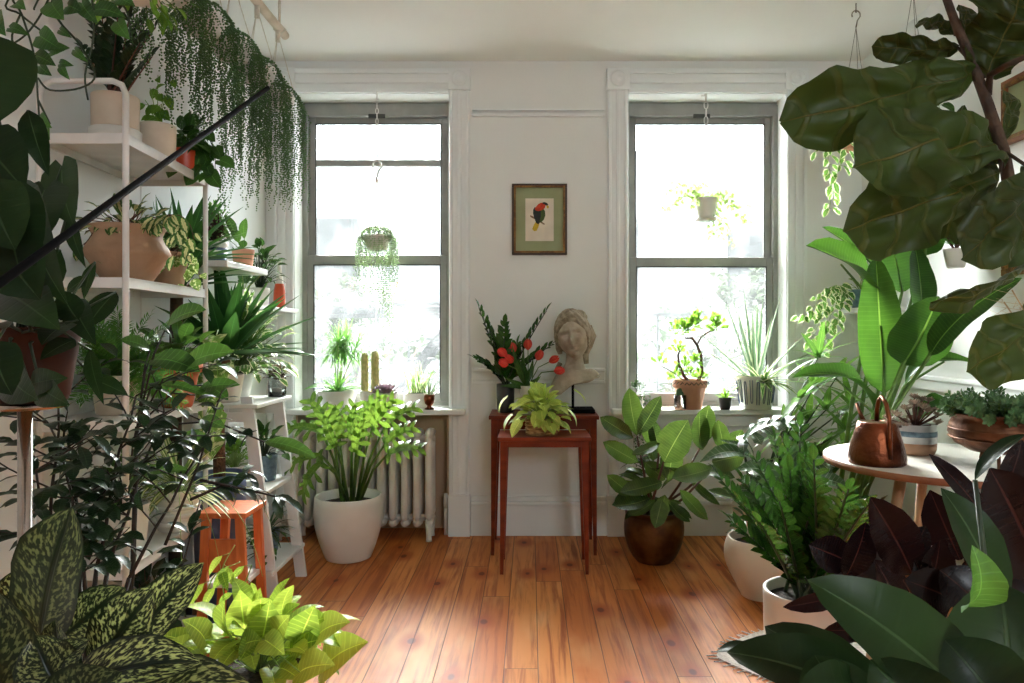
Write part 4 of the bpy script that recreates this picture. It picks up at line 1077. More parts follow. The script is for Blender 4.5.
# bronze pot with rubber plant
r, top = potted('rubber_plant', (.64, 3.72, 0), 'green rubber plant in a dark bronze pot on the floor beneath the right window', 'potted plant', 'brass_dark', .140, .095, .265, belly=.034, bz=.48, rim=.008, rimh=.02)
mf, ms = MB(), MB()
LV = [ # tip px, base px, depth, width m, facing x
 (629, 388, 637, 435, 3.6, .085), (661, 396, 638, 434, 3.55, .07), (600, 417, 633, 438, 3.5, .07), (603, 442, 638, 462, 3.5, .07), (688, 420, 664, 462, 3.45, .13), (651, 418, 660, 455, 3.7, .06),
 (632, 455, 660, 441, 3.45, .06), (700, 412, 702, 450, 3.7, .09), (709, 405, 700, 445, 3.75, .09), (742, 430, 728, 455, 3.7, .09), (718, 420, 724, 450, 3.65, .07), (672, 478, 712, 468, 3.45, .10),
 (620, 492, 662, 482, 3.4, .09), (607, 475, 632, 495, 3.5, .06), (612, 505, 650, 498, 3.4, .07), (655, 528, 662, 500, 3.38, .065), (690, 522, 668, 500, 3.5, .07), (645, 462, 665, 480, 3.6, .07), (614, 503, 640, 492, 3.7, .06),
 (708, 520, 680, 490, 3.5, .06), (746, 500, 708, 490, 3.5, .06), (745, 455, 712, 462, 3.5, .1), (640, 405, 655, 450, 3.75, .06), (675, 440, 668, 480, 3.6, .09), (735, 478, 700, 470, 3.6, .08), (660, 520, 665, 495, 3.5, .06), (628, 515, 655, 500, 3.55, .06), (720, 505, 690, 480, 3.65, .06)]
for (tx, ty, bx_, by_, Y, w_) in LV:
    b = G(bx_, by_, Y); tip = G(tx, ty, Y - rnd.uniform(0, .08)); L = (tip - b).length
    flat = .35 if L > .15 else 1
    leaf(mf, b, tip, V((rnd.uniform(-.5, .5), -1 if ty < by_ else -.65, .25 if ty < by_ else 1)), w_ * 1.3, 'ellip', rnd.uniform(-.1, .08), .18, 8, 2)
for (px, py, Y) in ((637, 436, 3.6), (664, 460, 3.5), (700, 448, 3.7), (725, 455, 3.7), (712, 468, 3.5), (660, 442, 3.55)):
    e = G(px, py, Y); b0 = top + V((rnd.uniform(-.04, .04), rnd.uniform(-.04, .04), 0)); ms.tube([b0, b0.lerp(e, .5) + V((0, 0, -.02)), e], .008, .005, 6)
for k in range(34):
    d = rdir(rnd, -5, 50); p = top + V((0, 0, rnd.uniform(.02, .30))) + V((d.x, d.y, 0)) * .05
    outleaf(mf, p, d, .16, .065, 'ellip', rnd, .3, 6, cup=.15)
fin(r, mf, 'lf_rubber', ms, 'bark_red')

# ------------------------------------------------------------------ right window sill
CRW = (W2[0] + .01, WR - .012, WY + .112)
r, top = potted('trailing_herb', (.61, 4.14, TS), 'small fine-leaved trailing plant spilling off the left end of the right sill', 'potted plant', 'white_cer', .05, .04, .075)
mf, ms = MB(), MB()
bush(mf, None, top, top + V((0, 0, .02)), (.075, .05, .07), 150, .018, .012, 'ellip', rnd, .5, (-10, 90), nl=2)
for k in range(9):
    x = .57 + .012 * k + rnd.uniform(-.02, .02); p = top + V((x - .61, -.08, .0)); L = rnd.uniform(.2, .5)
    vine(mf, ms, [top, p, p + V((rnd.uniform(-.03, .03), -.02, -L * .5)), p + V((rnd.uniform(-.03, .03), -.02, -L))], .02, .018, .011, 'ellip', rnd, .001, 2)
fin(r, mf, 'lf_succ', ms, 'bark_red', clamp=CRW)
# jade bonsai
r = thing('jade_plant', G(690, 415, 4.14), 'jade tree with two bent trunks in a decorated terracotta pot on the right sill', 'potted plant')
c = V((G(690, 400, 4.14).x, 4.14, TS)); r.location = c
m = MB(); m.lathe([(.062, 0), (.066, .006), (.088, .12), (.093, .122), (.097, .126), (.1, .165), (.098, .168), (.09, .165), (.086, .14), (1e-4, .14)], c, 36); pt = m.build('pot', 'terra_pale', r)
m = MB()
for k in range(12):
    a = math.radians(180 + 15 * k + 8); p = c + V((math.cos(a) * .1, math.sin(a) * .1, .148)); m.tube([p + V((-.012, 0, -.006)), p + V((0, 0, .008)), p + V((.012, 0, -.006))], .003, seg=5)
m.build('relief_band', 'stem_dark', pt)
s = MB(); s.lathe([(.086, .14), (.05, .148), (1e-4, .148)], c, 20); s.build('soil', 'soil', pt)
ms, mf = MB(), MB()
def gp(px, py, dy=0): return G(px, py, 4.14 + dy)
ms.tube([gp(697, 384), gp(702, 372), gp(701, 355), gp(697, 345), gp(692, 338), gp(685, 338)], .008, seg=8, radii=[.013, .011, .009, .008, .007, .005])
ms.tube([gp(690, 384), gp(684, 376), gp(679, 365), gp(678, 355), gp(680, 350)], .007, seg=8, radii=[.011, .009, .008, .006, .005])
ms.tube([gp(697, 345), gp(701, 337), gp(708, 332), gp(714, 330)], .005, seg=6); ms.tube([gp(690, 384), gp(672, 372), gp(662, 366)], .003, seg=5)
for (px, py, n) in ((684, 330, 26), (692, 326, 26), (718, 327, 30), (697, 322, 16), (678, 352, 12), (684, 368, 14), (694, 362, 14), (677, 378, 12), (700, 378, 10), (714, 322, 12), (676, 332, 8), (690, 375, 10), (660, 365, 5)):
    for k in range(int(n * 1.9)):
        d = rdir(rnd, -40, 90); p = gp(px, py, rnd.uniform(-.03, .03)) + d * rnd.uniform(.0, .045)
        leaf(mf, p, p + (d + V((0, 0, .4))).normalized() * .036, rdir(rnd, 0, 90), .024, 'obov', .05, .2, 3)
fin(r, mf, 'lf_bright', ms, 'bark_red', clamp=CRW)
# small glass cup with cactus
cc = V((G(680, 400, 4.09).x, 4.085, TS)); r = thing('little_cactus', cc, 'little grey cactus in a clear cup before the terracotta pot on the right sill', 'potted plant')
m = MB(); m.lathe([(.03, 0), (.033, .003), (.036, .085), (.034, .085), (.031, .008), (1e-4, .008)], cc, 24); m.build('cup', 'glass_clear', r)
m = MB()
for (dx, h) in ((-.012, .10), (.012, .09), (0, .11)):
    m.lathe([(.012, 0), (.014, h * .5), (.011, h * .9), (1e-4, h)], cc + V((dx, 0, .02)), 12)
m.build('stems', 'lf_succ', r)
r, top = potted('star_succulent', (G(725, 410, 4.1).x, 4.10, TS), 'small star succulent in a dark blue-grey pot on the right sill', 'potted plant', 'dark_pot', .037, .03, .068)
mf = MB(); rosette(mf, top, 26, .07, .014, (15, 85), .2, rnd=rnd); fin(r, mf, 'lf_bright')
# aloe in patterned pot
c = V((G(756, 400, 4.13).x, 4.135, TS)); r = thing('aloe_plant', c, 'large spiky aloe in a white pot with blue looped lines on the right sill', 'potted plant')
m = MB(); m.lathe([(.082, 0), (.088, .006), (.112, .19), (.115, .192), (.108, .19), (.1, .15), (1e-4, .15)], c, 40); pt = m.build('pot', 'white_cer', r)
m = MB()
for k in range(18):
    a0 = 2 * PI * k / 18; pts = []
    for q in range(15):
        s = q / 14; tt_ = s * PI; a = a0 + math.sin(tt_ - PI / 2) * .07 * (1 if True else 0); z = .03 + .13 * (1 - (2 * s - 1) ** 4) if k % 2 else .17 - .13 * (1 - (2 * s - 1) ** 4)
        rr = .088 + (.112 - .088) * z / .19 + .001; pts.append(c + V((math.cos(a) * rr, math.sin(a) * rr, z)))
    m.tube(pts, .0022, seg=4)
m.build('painted_lines', 'blue_cer', pt)
s = MB(); s.lathe([(.104, .15), (.05, .16), (1e-4, .16)], c, 20); s.build('soil', 'soil', pt)
mf = MB(); top = c + V((0, 0, .15))
for (px, py, dy, w_) in ((727, 296, .02, .035), (734, 287, .05, .035), (747, 292, 0, .04), (753, 310, -.05, .035), (761, 297, .05, .03), (779, 288, 0, .04), (702, 332, -.03, .035), (700, 345, 0, .03), (806, 330, -.05, .045), (822, 345, -.03, .045), (740, 310, -.06, .035), (770, 315, -.07, .035), (757, 300, .08, .03)):
    e = G(px, py, 4.12 + dy); d = e - top; strap_leaf(mf, top + V((d.x, d.y, 0)).normalized() * .02, d.normalized() + V((0, 0, .06)), d.length, w_, .12, cup=.55, seg=8)
fin(r, mf, 'lf_aloe', clamp=CRW)
mf = MB(); rosette(mf, top + V((.02, -.07, .0)), 44, .24, .028, (0, 55), .8, rnd=rnd, r0=.02); mf.build('striped_rosette', 'lf_cream', r, clamp=CRW)
# variegated plant in the same corner
# hanging pot in the right window
hy = 4.10; px = 706
r = thing('hanging_ivy', G(px, 220, hy), 'small variegated ivy in a grey-white pot hanging in the right window', 'hanging plant')
c0 = V((G(px, 93, hy).x, hy, W2[3])); c1 = G(px, 132, hy); m = MB(); m.tube([V((c0.x, WY + .02, W2[3])), V((c0.x, hy + .04, W2[3] - .02)), V((c0.x, hy, W2[3] - .02))], .004, seg=6); chain(m, c0 - V((0, 0, .02)), c1, .03, .003); m.build('chain', 'white_metal', r)
m = MB(); hook(m, c1 - V((0, 0, .03)), .024, .005); m.build('hook', 'white_metal', r)
pb = G(706, 219, hy); m = MB(); m.lathe(pot_prof(.066, .048, .115), pb, 28); m.lathe([(.03, -.012), (.058, -.01), (.062, .004), (.05, .004)], pb, 24); m.build('pot', 'white_cer', r)
m = MB()
for a in (.2, 2.3, 4.4): m.tube([c1 - V((0, 0, .1)), pb + V((math.cos(a) * .062, math.sin(a) * .062, .115))], .0014, seg=4)
m.build('wire', 'white_metal', r)
mf, ms = MB(), MB(); top = pb + V((0, 0, .11))
for (px, py, dy) in ((673, 181, .03), (662, 208, -.05), (672, 200, 0), (680, 190, .06), (740, 192, .0), (752, 222, -.03), (748, 215, .03), (735, 247, -.03), (722, 240, -.05), (726, 228, 0), (700, 182, .02), (712, 235, -.06), (745, 205, .0), (690, 205, -.08), (668, 190, 0), (738, 200, -.06)):
    e = G(px, py, hy + dy); md = top.lerp(e, .45) + V((0, 0, .04)); vine(mf, ms, [top, md, top.lerp(e, .8), e], .02, .034, .024, 'heart', rnd, .0012, 3)
fin(r, mf, 'lf_blotch', ms, 'stem')
# ================================================================== RIGHT SIDE
rnd = random.Random(21)
# ------------------------------------------------------------------ round table
TX, TY, TR, TZ = 1.508, 2.62, .41, .72
t = thing('round_table', (TX, TY, 0), 'round white-topped table with pale wooden legs on the right', 'table')
m = MB(); m.lathe([(TR - .002, -.026), (TR, -.024), (TR, -.003), (TR - .002, -.0025)], (TX, TY, TZ), 72); m.build('table_edge', 'edge_wood', t)
m = MB(); m.lathe([(TR - .001, -.0026), (TR - .001, -.001), (TR - .003, 0), (1e-4, 0)], (TX, TY, TZ), 72); m.build('tabletop', 'white_cer', t)
for a in (200, 320, 80):
    a = math.radians(a); m = MB()
    m.tube([(TX + math.cos(a) * .2, TY + math.sin(a) * .2, TZ - .03), (TX + math.cos(a) * .36, TY + math.sin(a) * .36, 0)], .02, .013, 10); m.build('leg', 'light_wood', t)
m = MB(); m.box(TX - .18, TX + .18, TY - .02, TY + .02, TZ - .045, TZ - .026); m.box(TX - .02, TX + .02, TY - .18, TY + .18, TZ - .045, TZ - .026); m.build('cross_brace', 'light_wood', t)

# copper watering can
c = V((G(877, 468, 2.52).x, 2.52, TZ)); r = thing('watering_can', c, 'hammered copper watering can with a tall loop handle on the round table', 'watering can')
m = MB(); m.lathe([(.088, 0), (.094, .005), (.095, .02), (.088, .06), (.074, .11), (.064, .145), (.06, .147), (.02, .15), (.018, .146), (1e-4, .146)], c, 48); m.build('body', 'copper', r)
m = MB(); pts = []
for k in range(17):
    a = PI * k / 16; pts.append(c + V((.008, -.088 + .0 + .03 * (1 - math.cos(a)) * 1.0, .04 + .205 * math.sin(a) if k < 9 else .145 + .10 * math.sin(a))))
m.tube([c + V((.0, -.094, .03)), c + V((.0, -.092, .10)), c + V((0, -.085, .17)), c + V((0, -.065, .215)), c + V((0, -.035, .235)), c + V((0, -.012, .222)), c + V((0, 0, .19)), c + V((0, .003, .146))], .0075, seg=10); m.build('handle', 'copper', r)
m = MB(); m.tube([c + V((-.02, .04, .13)), c + V((-.024, .07, .16)), c + V((-.026, .10, .2))], .009, .006, 10); m.build('spout', 'copper', r)
# two tone pot
c = V((G(915, 452, 2.72).x, 2.72, TZ)); r = thing('echeveria_pot', c, 'blue-grey and tan glazed pot of dusty pink succulents behind the copper can', 'potted plant')
m = MB(); m.lathe([(.055, 0), (.066, .004), (.072, .02), (.0735, .045)], c, 36); pt = m.build('pot', 'beige_clay', r)
m = MB(); m.lathe([(.0735, .045), (.074, .085), (.072, .112), (.067, .114), (.064, .1), (1e-4, .095)], c, 36); m.build('glaze_band', 'grey_glaze', pt)
m = MB(); m.lathe([(.0745, .07), (.0752, .078), (.0745, .09)], c, 36); m.build('glaze_line', 'bluegreen', pt)
mf = MB(); ms = MB()
for k in range(30):
    d = rdir(rnd, -12, 85); p = c + V((0, 0, .115)) + V((d.x * .11, d.y * .08, d.z * .10)) * rnd.uniform(.5, 1); ms.tube([c + V((0, 0, .1)), p], .003, seg=4)
    for q in range(9):
        a = q * 2.4; e = V((math.cos(a), math.sin(a), .5 + .1 * q)).normalized(); leaf(mf, p, p + e * .026, V((-e.x, -e.y, 1.3)), .016, 'spoon', -.1, .3, 3)
fin(r, mf, 'lf_dry', ms, 'bark_red')
# bronze footed bowl with sedum
c = V((1.66, 2.42, TZ)); cx_ = G(1000, 400, 2.42).x; c.x = cx_
r = thing('footed_bowl', c, 'wide bronze bowl on curled feet planted with green sedum on the round table', 'potted plant')
m = MB(); m.lathe([(.03, .055), (.09, .06), (.135, .085), (.155, .12), (.15, .15), (.142, .165), (.158, .185), (.161, .188), (.155, .19), (.138, .17), (.14, .15), (1e-4, .15)], c, 48)
for zz in (.105, .135): m.lathe([(.151, zz - .003), (.1555, zz), (.151, zz + .003)], c, 48)
b = m.build('bowl', 'bronze', r)
for a in (205, 235, 325, 85):
    a = math.radians(a); e = V((math.cos(a), math.sin(a), 0)); m = MB()
    m.tube([c + e * .09 + V((0, 0, .07)), c + e * .10 + V((0, 0, .045)), c + e * .088 + V((0, 0, .02)), c + e * .094 + V((0, 0, .006)), c + e * .108 + V((0, 0, .006))], .006, .005, 8); m.build('foot', 'bronze', r)
mf, ms = MB(), MB()
for k in range(95):
    a = rnd.uniform(0, 2 * PI); q = rnd.uniform(.1, 1) ** .5; p0 = c + V((math.cos(a) * .13 * q, math.sin(a) * .13 * q, .17)); e = V((math.cos(a) * q, math.sin(a) * q, 1.0 - .35 * q)); pts = arc(p0, e, rnd.uniform(.05, .10), .7 * q, 5); ms.tube(pts, .003, seg=4)
    for i in range(1, 6):
        for w_ in range(6):
            b_ = w_ * 1.05 + i * .5; dd = (pts[i] - pts[i - 1]).normalized(); s1 = dd.cross(V((.3, 1, .2))).normalized(); s2 = dd.cross(s1); o = s1 * math.cos(b_) + s2 * math.sin(b_)
            leaf(mf, pts[i], pts[i] + (o + dd * .7).normalized() * .024, dd, .014, 'spoon', -.1, .3, 3)
fin(r, mf, 'lf_succ', ms, 'stem')

# ------------------------------------------------------------------ bird of paradise behind the table
c = V((1.46, 3.30, 0)); r, top = potted('bird_of_paradise', c, 'tall bird-of-paradise plant with broad paddle leaves behind the round table', 'potted plant', 'dark_pot', .17, .13, .3)
mf, ms = MB(), MB()
BL = [ # base, tip, depth b, depth t, width, bow, cup, normal, wave
 ((884, 392), (876, 256), 3.0, 2.9, .175, .04, .25, (-.5, -1, 0), .02),
 ((902, 292), (880, 205), 3.3, 3.35, .26, .03, .15, (.2, -1, 0), .02),
 ((922, 318), (915, 246), 3.15, 3.2, .15, .03, .2, (.3, -1, 0), .02),
 ((872, 300), (806, 246), 3.05, 2.9, .20, .12, .5, (-.2, -.7, .8), .03),
 ((884, 275), (822, 227), 3.2, 3.05, .09, .05, .6, (.4, -.8, .3), .0),
 ((930, 355), (1022, 278), 2.75, 2.55, .12, .16, .3, (-.4, -.7, .6), .03),
 ((903, 364), (938, 296), 2.85, 2.75, .23, .1, .15, (-.1, -1, .1), .03),
 ((905, 385), (976, 364), 2.95, 2.8, .10, .25, .5, (0, -.6, 1), .04),
 ((876, 415), (792, 378), 3.1, 3.0, .16, .22, .4, (-.2, -.5, 1), .05),
 ((925, 255), (932, 190), 3.2, 3.3, .17, .0, .2, (0, -1, 0), .02),
 ((915, 420), (960, 408), 3.1, 3.0, .14, .2, .4, (0, -.6, 1), .04)]
for (bp_, tp_, yb_, yt, w_, bow, cup, n_, wv) in BL:
    b = G(*bp_, yb_); e = G(*tp_, yt); leaf(mf, b, e, n_, w_, 'paddle', bow, cup, 16, 3, wav=wv, wf=2.2)
    p0 = top + V((rnd.uniform(-.07, .07), rnd.uniform(-.06, .06), -.02)); ms.tube([p0, p0.lerp(b, .5) + V((0, 0, .08)), b, b.lerp(e, .5) + V(n_).normalized() * -.003 + V(n_).normalized() * bow * (e - b).length, ], .013, .004, 8)
fin(r, mf, 'lf_bird', ms, 'stem')

# ------------------------------------------------------------------ fan palm
c = V((1.22, 3.84, 0)); r, top = potted('fan_palm', c, 'bushy fan palm with narrow leaf fingers in the corner right of the window', 'potted plant', 'cream_cer', .14, .11, .26)
mf, ms = MB(), MB()
fans = [(800, 398), (815, 385), (838, 375), (785, 432), (800, 445), (822, 455), (845, 430), (850, 405), (818, 358), (838, 468), (826, 410), (790, 460), (808, 420), (845, 450)]
for (px, py) in fans:
    Y = rnd.uniform(3.45, 3.9); h = G(px, py, Y); p0 = top + V((rnd.uniform(-.05, .05), rnd.uniform(-.05, .05), 0)); ms.tube([p0, p0.lerp(h, .5) + V((0, 0, .08)), h], .006, .003, 6)
    ax = V((rnd.uniform(-.6, .6), rnd.uniform(-.7, -.1), rnd.uniform(.2, .9))).normalized(); s1 = ax.cross(V((rnd.uniform(-.3, .3), -1, .2))).normalized(); nn = s1.cross(ax)
    for k in range(9):
        a = math.radians(-105 + 210 * k / 8); d = ax * math.cos(a) + s1 * math.sin(a)
        strap_leaf(mf, h, d, rnd.uniform(.15, .23), .037, .5, 'strap', .15, 6)
fin(r, mf, 'lf_palm', ms, 'stem_dark')
# ------------------------------------------------------------------ tapered pot with silvery leaves
c = V((1.03, 3.22, 0)); r, top = potted('silver_leaf_plant', c, 'plant with large silvery cut leaves in a tapered cream pot on the floor', 'potted plant', 'cream_cer', .142, .085, .262, belly=.035, bz=.62, t=.012)
mf, ms = MB(), MB()
SL = [(795, 425, 742, 442, 3.2, .15), (745, 500, 790, 470, 3.2, .15), (700, 462, 745, 455, 3.25, .12), (830, 470, 785, 462, 3.1, .15), (770, 512, 765, 465, 3.05, .14), (735, 470, 775, 480, 3.0, .13), (805, 500, 790, 462, 3.1, .12), (850, 490, 815, 480, 3.15, .12), (720, 440, 755, 470, 3.3, .1), (765, 432, 770, 470, 3.35, .13), (810, 440, 790, 480, 3.2, .13)]
for (tx, ty, bx_, by_, Y, w_) in SL:
    b = G(bx_, by_, Y); e = G(tx, ty, Y - .08)
    (lobed(mf, b, e, V((rnd.uniform(-.2, .2), -.45, 1)), (e - b).length * .9, 5, bow=.2, lw=.11) if w_ > .14 else leaf(mf, b, e, V((rnd.uniform(-.4, .4), -.5, 1)), w_ * .8, 'heart', .15, .2, 8, 2, lobe=.15, wav=.03))
    p0 = top + V((rnd.uniform(-.04, .04), rnd.uniform(-.04, .04), 0)); ms.tube([p0, p0.lerp(b, .6) + V((0, 0, .05)), b], .005, .003, 6)
for k in range(26):
    d = rdir(rnd, 0, 60); outleaf(mf, top + V((d.x * .12, d.y * .12, d.z * .14)), d, .09, .035, 'ellip', rnd, .5)
fin(r, mf, 'lf_silver', ms, 'stem_dark')
# ------------------------------------------------------------------ ZZ plant
c = V((.985, 2.56, .007)); r, top = potted('zz_plant', c, 'large ZZ plant with arching glossy fronds in a white cylinder pot on a fringed mat', 'potted plant', 'white_cer', .15, .145, .255, t=.014)
mf, ms = MB(), MB()
for (px, py, Y) in ((848, 486, 2.15), (868, 500, 2.12), (814, 458, 2.3), (755, 455, 2.6), (720, 475, 2.7), (742, 500, 2.5), (775, 440, 2.6), (800, 425, 2.8), (800, 470, 2.5), (860, 496, 2.4), (788, 448, 2.75), (815, 500, 2.4), (760, 520, 2.35), (796, 478, 2.6), (876, 506, 2.4), (790, 470, 2.5), (733, 520, 2.6), (805, 455, 2.5), (850, 510, 2.4), (780, 500, 2.35), (745, 480, 2.7)):
    tip = G(px, py, Y); b0 = top + V((rnd.uniform(-.07, .07), rnd.uniform(-.07, .07), 0)); d = tip - b0
    paired(mf, ms, b0, d.normalized() + V((0, 0, .12)), d.length, .25, 13, .085, .034, 'ellip', rnd, .0075, .2, 45, nl=4, bow=.06)
fin(r, mf, 'lf_zz', ms, 'stem_dark')
# crochet mat
m = MB(); N = 60; b = 0; cm = V((1.0, 2.60, .0))
pts = []
for k in range(N):
    a = 2 * PI * k / N; R = .27 * (1 + .04 * math.sin(a * 30)) ; sh = 1.0 / max(abs(math.cos(a)), abs(math.sin(a))) ** .6
    pts.append((cm.x + math.cos(a + .75) * R * sh, cm.y + math.sin(a + .75) * R * sh * .85))
m.prism(pts, .0005, .006)
r_ = random.Random(5)
for k in range(0, N):
    x, y = pts[k]; e = V((x - cm.x, y - cm.y, 0)).normalized()
    m.tube([V((x, y, .004)) - e * .01, V((x, y, .004)) + e * .03 + V((r_.uniform(-.01, .01), r_.uniform(-.01, .01), 0))], .0035, .002, 4)
mm = m.build('crochet_mat', 'cream_cloth'); tag(mm, 'cream crochet mat with ragged fringe under the white cylinder pot', 'mat')

# ------------------------------------------------------------------ right wall: shelf, plants, frames
m = MB(); m.box(WR - .185, WR - .001, 3.62, 4.12, 1.285, 1.31, .003); sh_ = m.build('wall_shelf', 'white_wood'); tag(sh_, 'short white wall shelf in the right corner', 'shelf')
r, top = potted('trailing_pothos', (1.82, 3.95, 1.31), 'cream-splashed pothos trailing from the white shelf in the right corner', 'potted plant', 'bluegreen', .065, .05, .1)
mf, ms = MB(), MB()
for (pth) in ([(845, 300), (836, 285), (826, 300), (818, 325), (808, 345)], [(845, 300), (838, 290), (832, 310), (826, 335), (822, 352)], [(845, 300), (848, 288), (842, 305), (836, 325)], [(845, 300), (840, 286), (822, 292), (812, 310), (798, 318)]):
    vine(mf, ms, [G(px, py, 3.9 - .03 * i) for i, (px, py) in enumerate(pth)], .022, .05, .04, 'heart', rnd, .0016, 4, lobe=.12)
bush(mf, ms, top, top + V((-.02, 0, .02)), (.09, .08, .08), 22, .05, .04, 'heart', rnd, .6, lobe=.12)
fin(r, mf, 'lf_cream', ms, 'stem_pale')

def hang_pot(name, label, px, py, Y, cz, r_, h, mat, lm, paths, L, w_, hk=True, fol=30, sm='stem', shape='heart', step=.025):
    pb = G(px, py, Y); r = thing(name, pb, label, 'hanging plant')
    m = MB(); m.lathe(pot_prof(r_, r_ * .75, h), pb, 28); m.build('pot', mat, r)
    top = pb + V((0, 0, h)); hp = V((pb.x, Y, cz))
    m = MB()
    for a in (.3, 2.4, 4.5): m.tube([hp, top + V((math.cos(a) * r_ * .97, math.sin(a) * r_ * .97, -.005))], .0013, seg=4)
    m.build('wire', 'chrome', r)
    if hk:
        m = MB(); hook(m, hp + V((0, 0, .06)), .02, .003); m.tube([hp + V((0, 0, .07)), V((pb.x, Y, ZC))], .003, seg=6) ; m.build('hook', 'chrome', r)
    mf, ms = MB(), MB()
    for p in paths: vine(mf, ms, [top - V((0, 0, .01))] + [G(x, y, Y + dy) for (x, y, dy) in p], step, L, w_, shape, rnd, .0016, 4, lobe=.1)
    if fol: bush(mf, ms, top - V((0, 0, .02)), top, (r_ * 1.5, r_ * 1.4, .09), fol, L, w_, shape, rnd, .7, (-20, 85))
    fin(r, mf, lm, ms, sm); return r
hang_pot('hanging_hoya', 'variegated wax plant trailing from a pinkish pot hung by a wire hook', 856, 150, 3.45, 2.64, .085, .11, 'terra_pale', 'lf_cream',
         [[(838, 118, -.05), (826, 135, -.05), (818, 150, -.05)], [(840, 120, -.1), (832, 140, -.1), (828, 160, -.1), (832, 185, -.1), (829, 212, -.08)], [(850, 118, -.1), (846, 150, -.12), (838, 172, -.1)], [(870, 115, -.05), (882, 140, -.05)]], .055, .032, True, 30, 'stem_pale', 'ellip', .02)
hang_pot('hanging_pothos', 'dark green pothos in a white hanging pot behind the big fig leaves', 913, 118, 3.2, 2.70, .075, .11, 'white_cer', 'lf_mid',
         [[(895, 92, -.05), (880, 105, -.05), (868, 130, -.05)], [(930, 92, 0), (940, 110, 0), (942, 140, 0)], [(902, 95, -.1), (893, 125, -.1), (890, 160, -.1)]], .06, .045, False, 36)
pb = V((WR - .085, 3.12, G(945, 268, 3.12).z)); r, top = potted('wall_pot_succulent', pb, 'leafy green succulent in a small white pot fixed to the right wall', 'potted plant', 'white_cer', .05, .035, .08)
m = MB(); m.tube([pb + V((.045, 0, .05)), V((WR - .001, 3.12, pb.z + .05))], .006, seg=6); m.build('bracket', 'white_metal', r)
mf, ms = MB(), MB()
for k in range(7):
    d = rdir(rnd, 50, 88); pts = arc(top, d, rnd.uniform(.12, .28), .3, 8); ms.tube(pts, .004, seg=5)
    for i in range(2, 9):
        for q in range(5):
            a = q * 1.26 + i * .7; o = V((math.cos(a), math.sin(a), .4)).normalized(); leaf(mf, pts[i], pts[i] + o * .045, V((-o.x, -o.y, 1.2)), .016, 'lance', .1, .2, 3)
fin(r, mf, 'lf_fern', ms, 'bark_red')
frame('framed_print', 'wooden framed picture hanging high on the right wall, partly behind fig leaves', V((WR, 2.70, 2.06)), .44, .26, 'r', .03, 'edge_wood', 'mat_green')
frame('framed_print', 'gilt framed green picture hanging on the right wall below the wooden one', V((WR, 2.70, 1.585)), .44, .36, 'r', .03, 'gold', 'ink_green')
c = V((1.74, 2.16, 0)); r = thing('pampas_vase', c, 'tall floor vase of dried pampas plumes by the right wall', 'vase')
m = MB(); m.lathe([(.07, 0), (.09, .02), (.11, .25), (.09, .5), (.05, .62), (.055, .65), (.045, .65), (.04, .6), (1e-4, .5)], c, 28); m.build('vase', 'beige_clay', r)
m = MB()
for (px, py) in ((1004, 302), (1012, 290), (1030, 300), (1045, 280), (1020, 320)):
    e = G(px, py, 2.2); e.x = min(e.x, WR - .03); m.tube([c + V((0, 0, .6)), (c + V((0, 0, .6))).lerp(e, .6) + V((.02, 0, .05)), e], .0025, seg=4)
    for k in range(46):
        q = rnd.uniform(.55, 1.02); p = (c + V((0, 0, .6))).lerp(e, q); m.tube([p, p + V((rnd.uniform(-.09, .03), rnd.uniform(-.03, .03), rnd.uniform(-.03, .03)))], .0008, .0004, 3)
m.build('plumes', 'pampas', r, clamp=CL)

# ------------------------------------------------------------------ fiddle leaf fig, near right
c = V((1.17, 1.38, 0)); r, top = potted('fiddle_leaf_fig', c, 'big fiddle-leaf fig whose large leaves fill the top right', 'potted plant', 'cream_cer', .17, .14, .32)
ms, mf = MB(), MB()
tk = [top, V((1.15, 1.40, .8)), V((1.03, 1.40, 1.25)), G(1012, 200, 1.38), G(1003, 150, 1.36), G(988, 105, 1.36), G(972, 62, 1.36), G(955, 22, 1.36), G(944, -8, 1.36)]
ms.tube(tk, .016, .007, 10)
ms.tube([G(988, 95, 1.36), G(990, 75, 1.34), G(1005, 66, 1.30), G(1030, 55, 1.25)], .007, .005, 8)
FL = [((972, 73), (781, 122), 1.36, 1.28, .155, .06, (.1, -1, -.35), .05),
      ((958, 48), (872, 46), 1.4, 1.42, .065, .1, (0, -.8, -.6), .04),
      ((955, 35), (918, 22), 1.4, 1.45, .05, .1, (0, -.9, .3), .04),
      ((1000, 150), (852, 168), 1.36, 1.22, .20, .12, (0, -1, .35), .05),
      ((1000, 172), (843, 232), 1.36, 1.25, .165, .05, (0, -1, -.15), .05),
      ((985, 78), (1030, -25), 1.36, 1.3, .20, .05, (-.3, -1, 0), .05),
      ((962, 42), (964, 6), 1.38, 1.42, .045, .08, (0, -1, 0), .02),
      ((1003, 140), (1008, 92), 1.37, 1.45, .05, .08, (0, -1, 0), .02),
      ((1040, 175), (962, 258), 1.28, 1.15, .13, .1, (.3, -1, .3), .04),
      ((1045, 245), (930, 302), 1.3, 1.2, .085, .08, (0, -.6, -1), .05),
      ((1060, 300), (966, 372), 1.3, 1.2, .13, .06, (-.2, -1, -.2), .05),
      ((1015, 200), (1060, 160), 1.36, 1.25, .12, .05, (0, -1, 0), .04),
      ((1020, 215), (930, 205), 1.38, 1.42, .16, .06, (0, -1, 0), .04),
      ((1005, 160), (925, 140), 1.37, 1.47, .17, .06, (0, -1, .2), .04)]
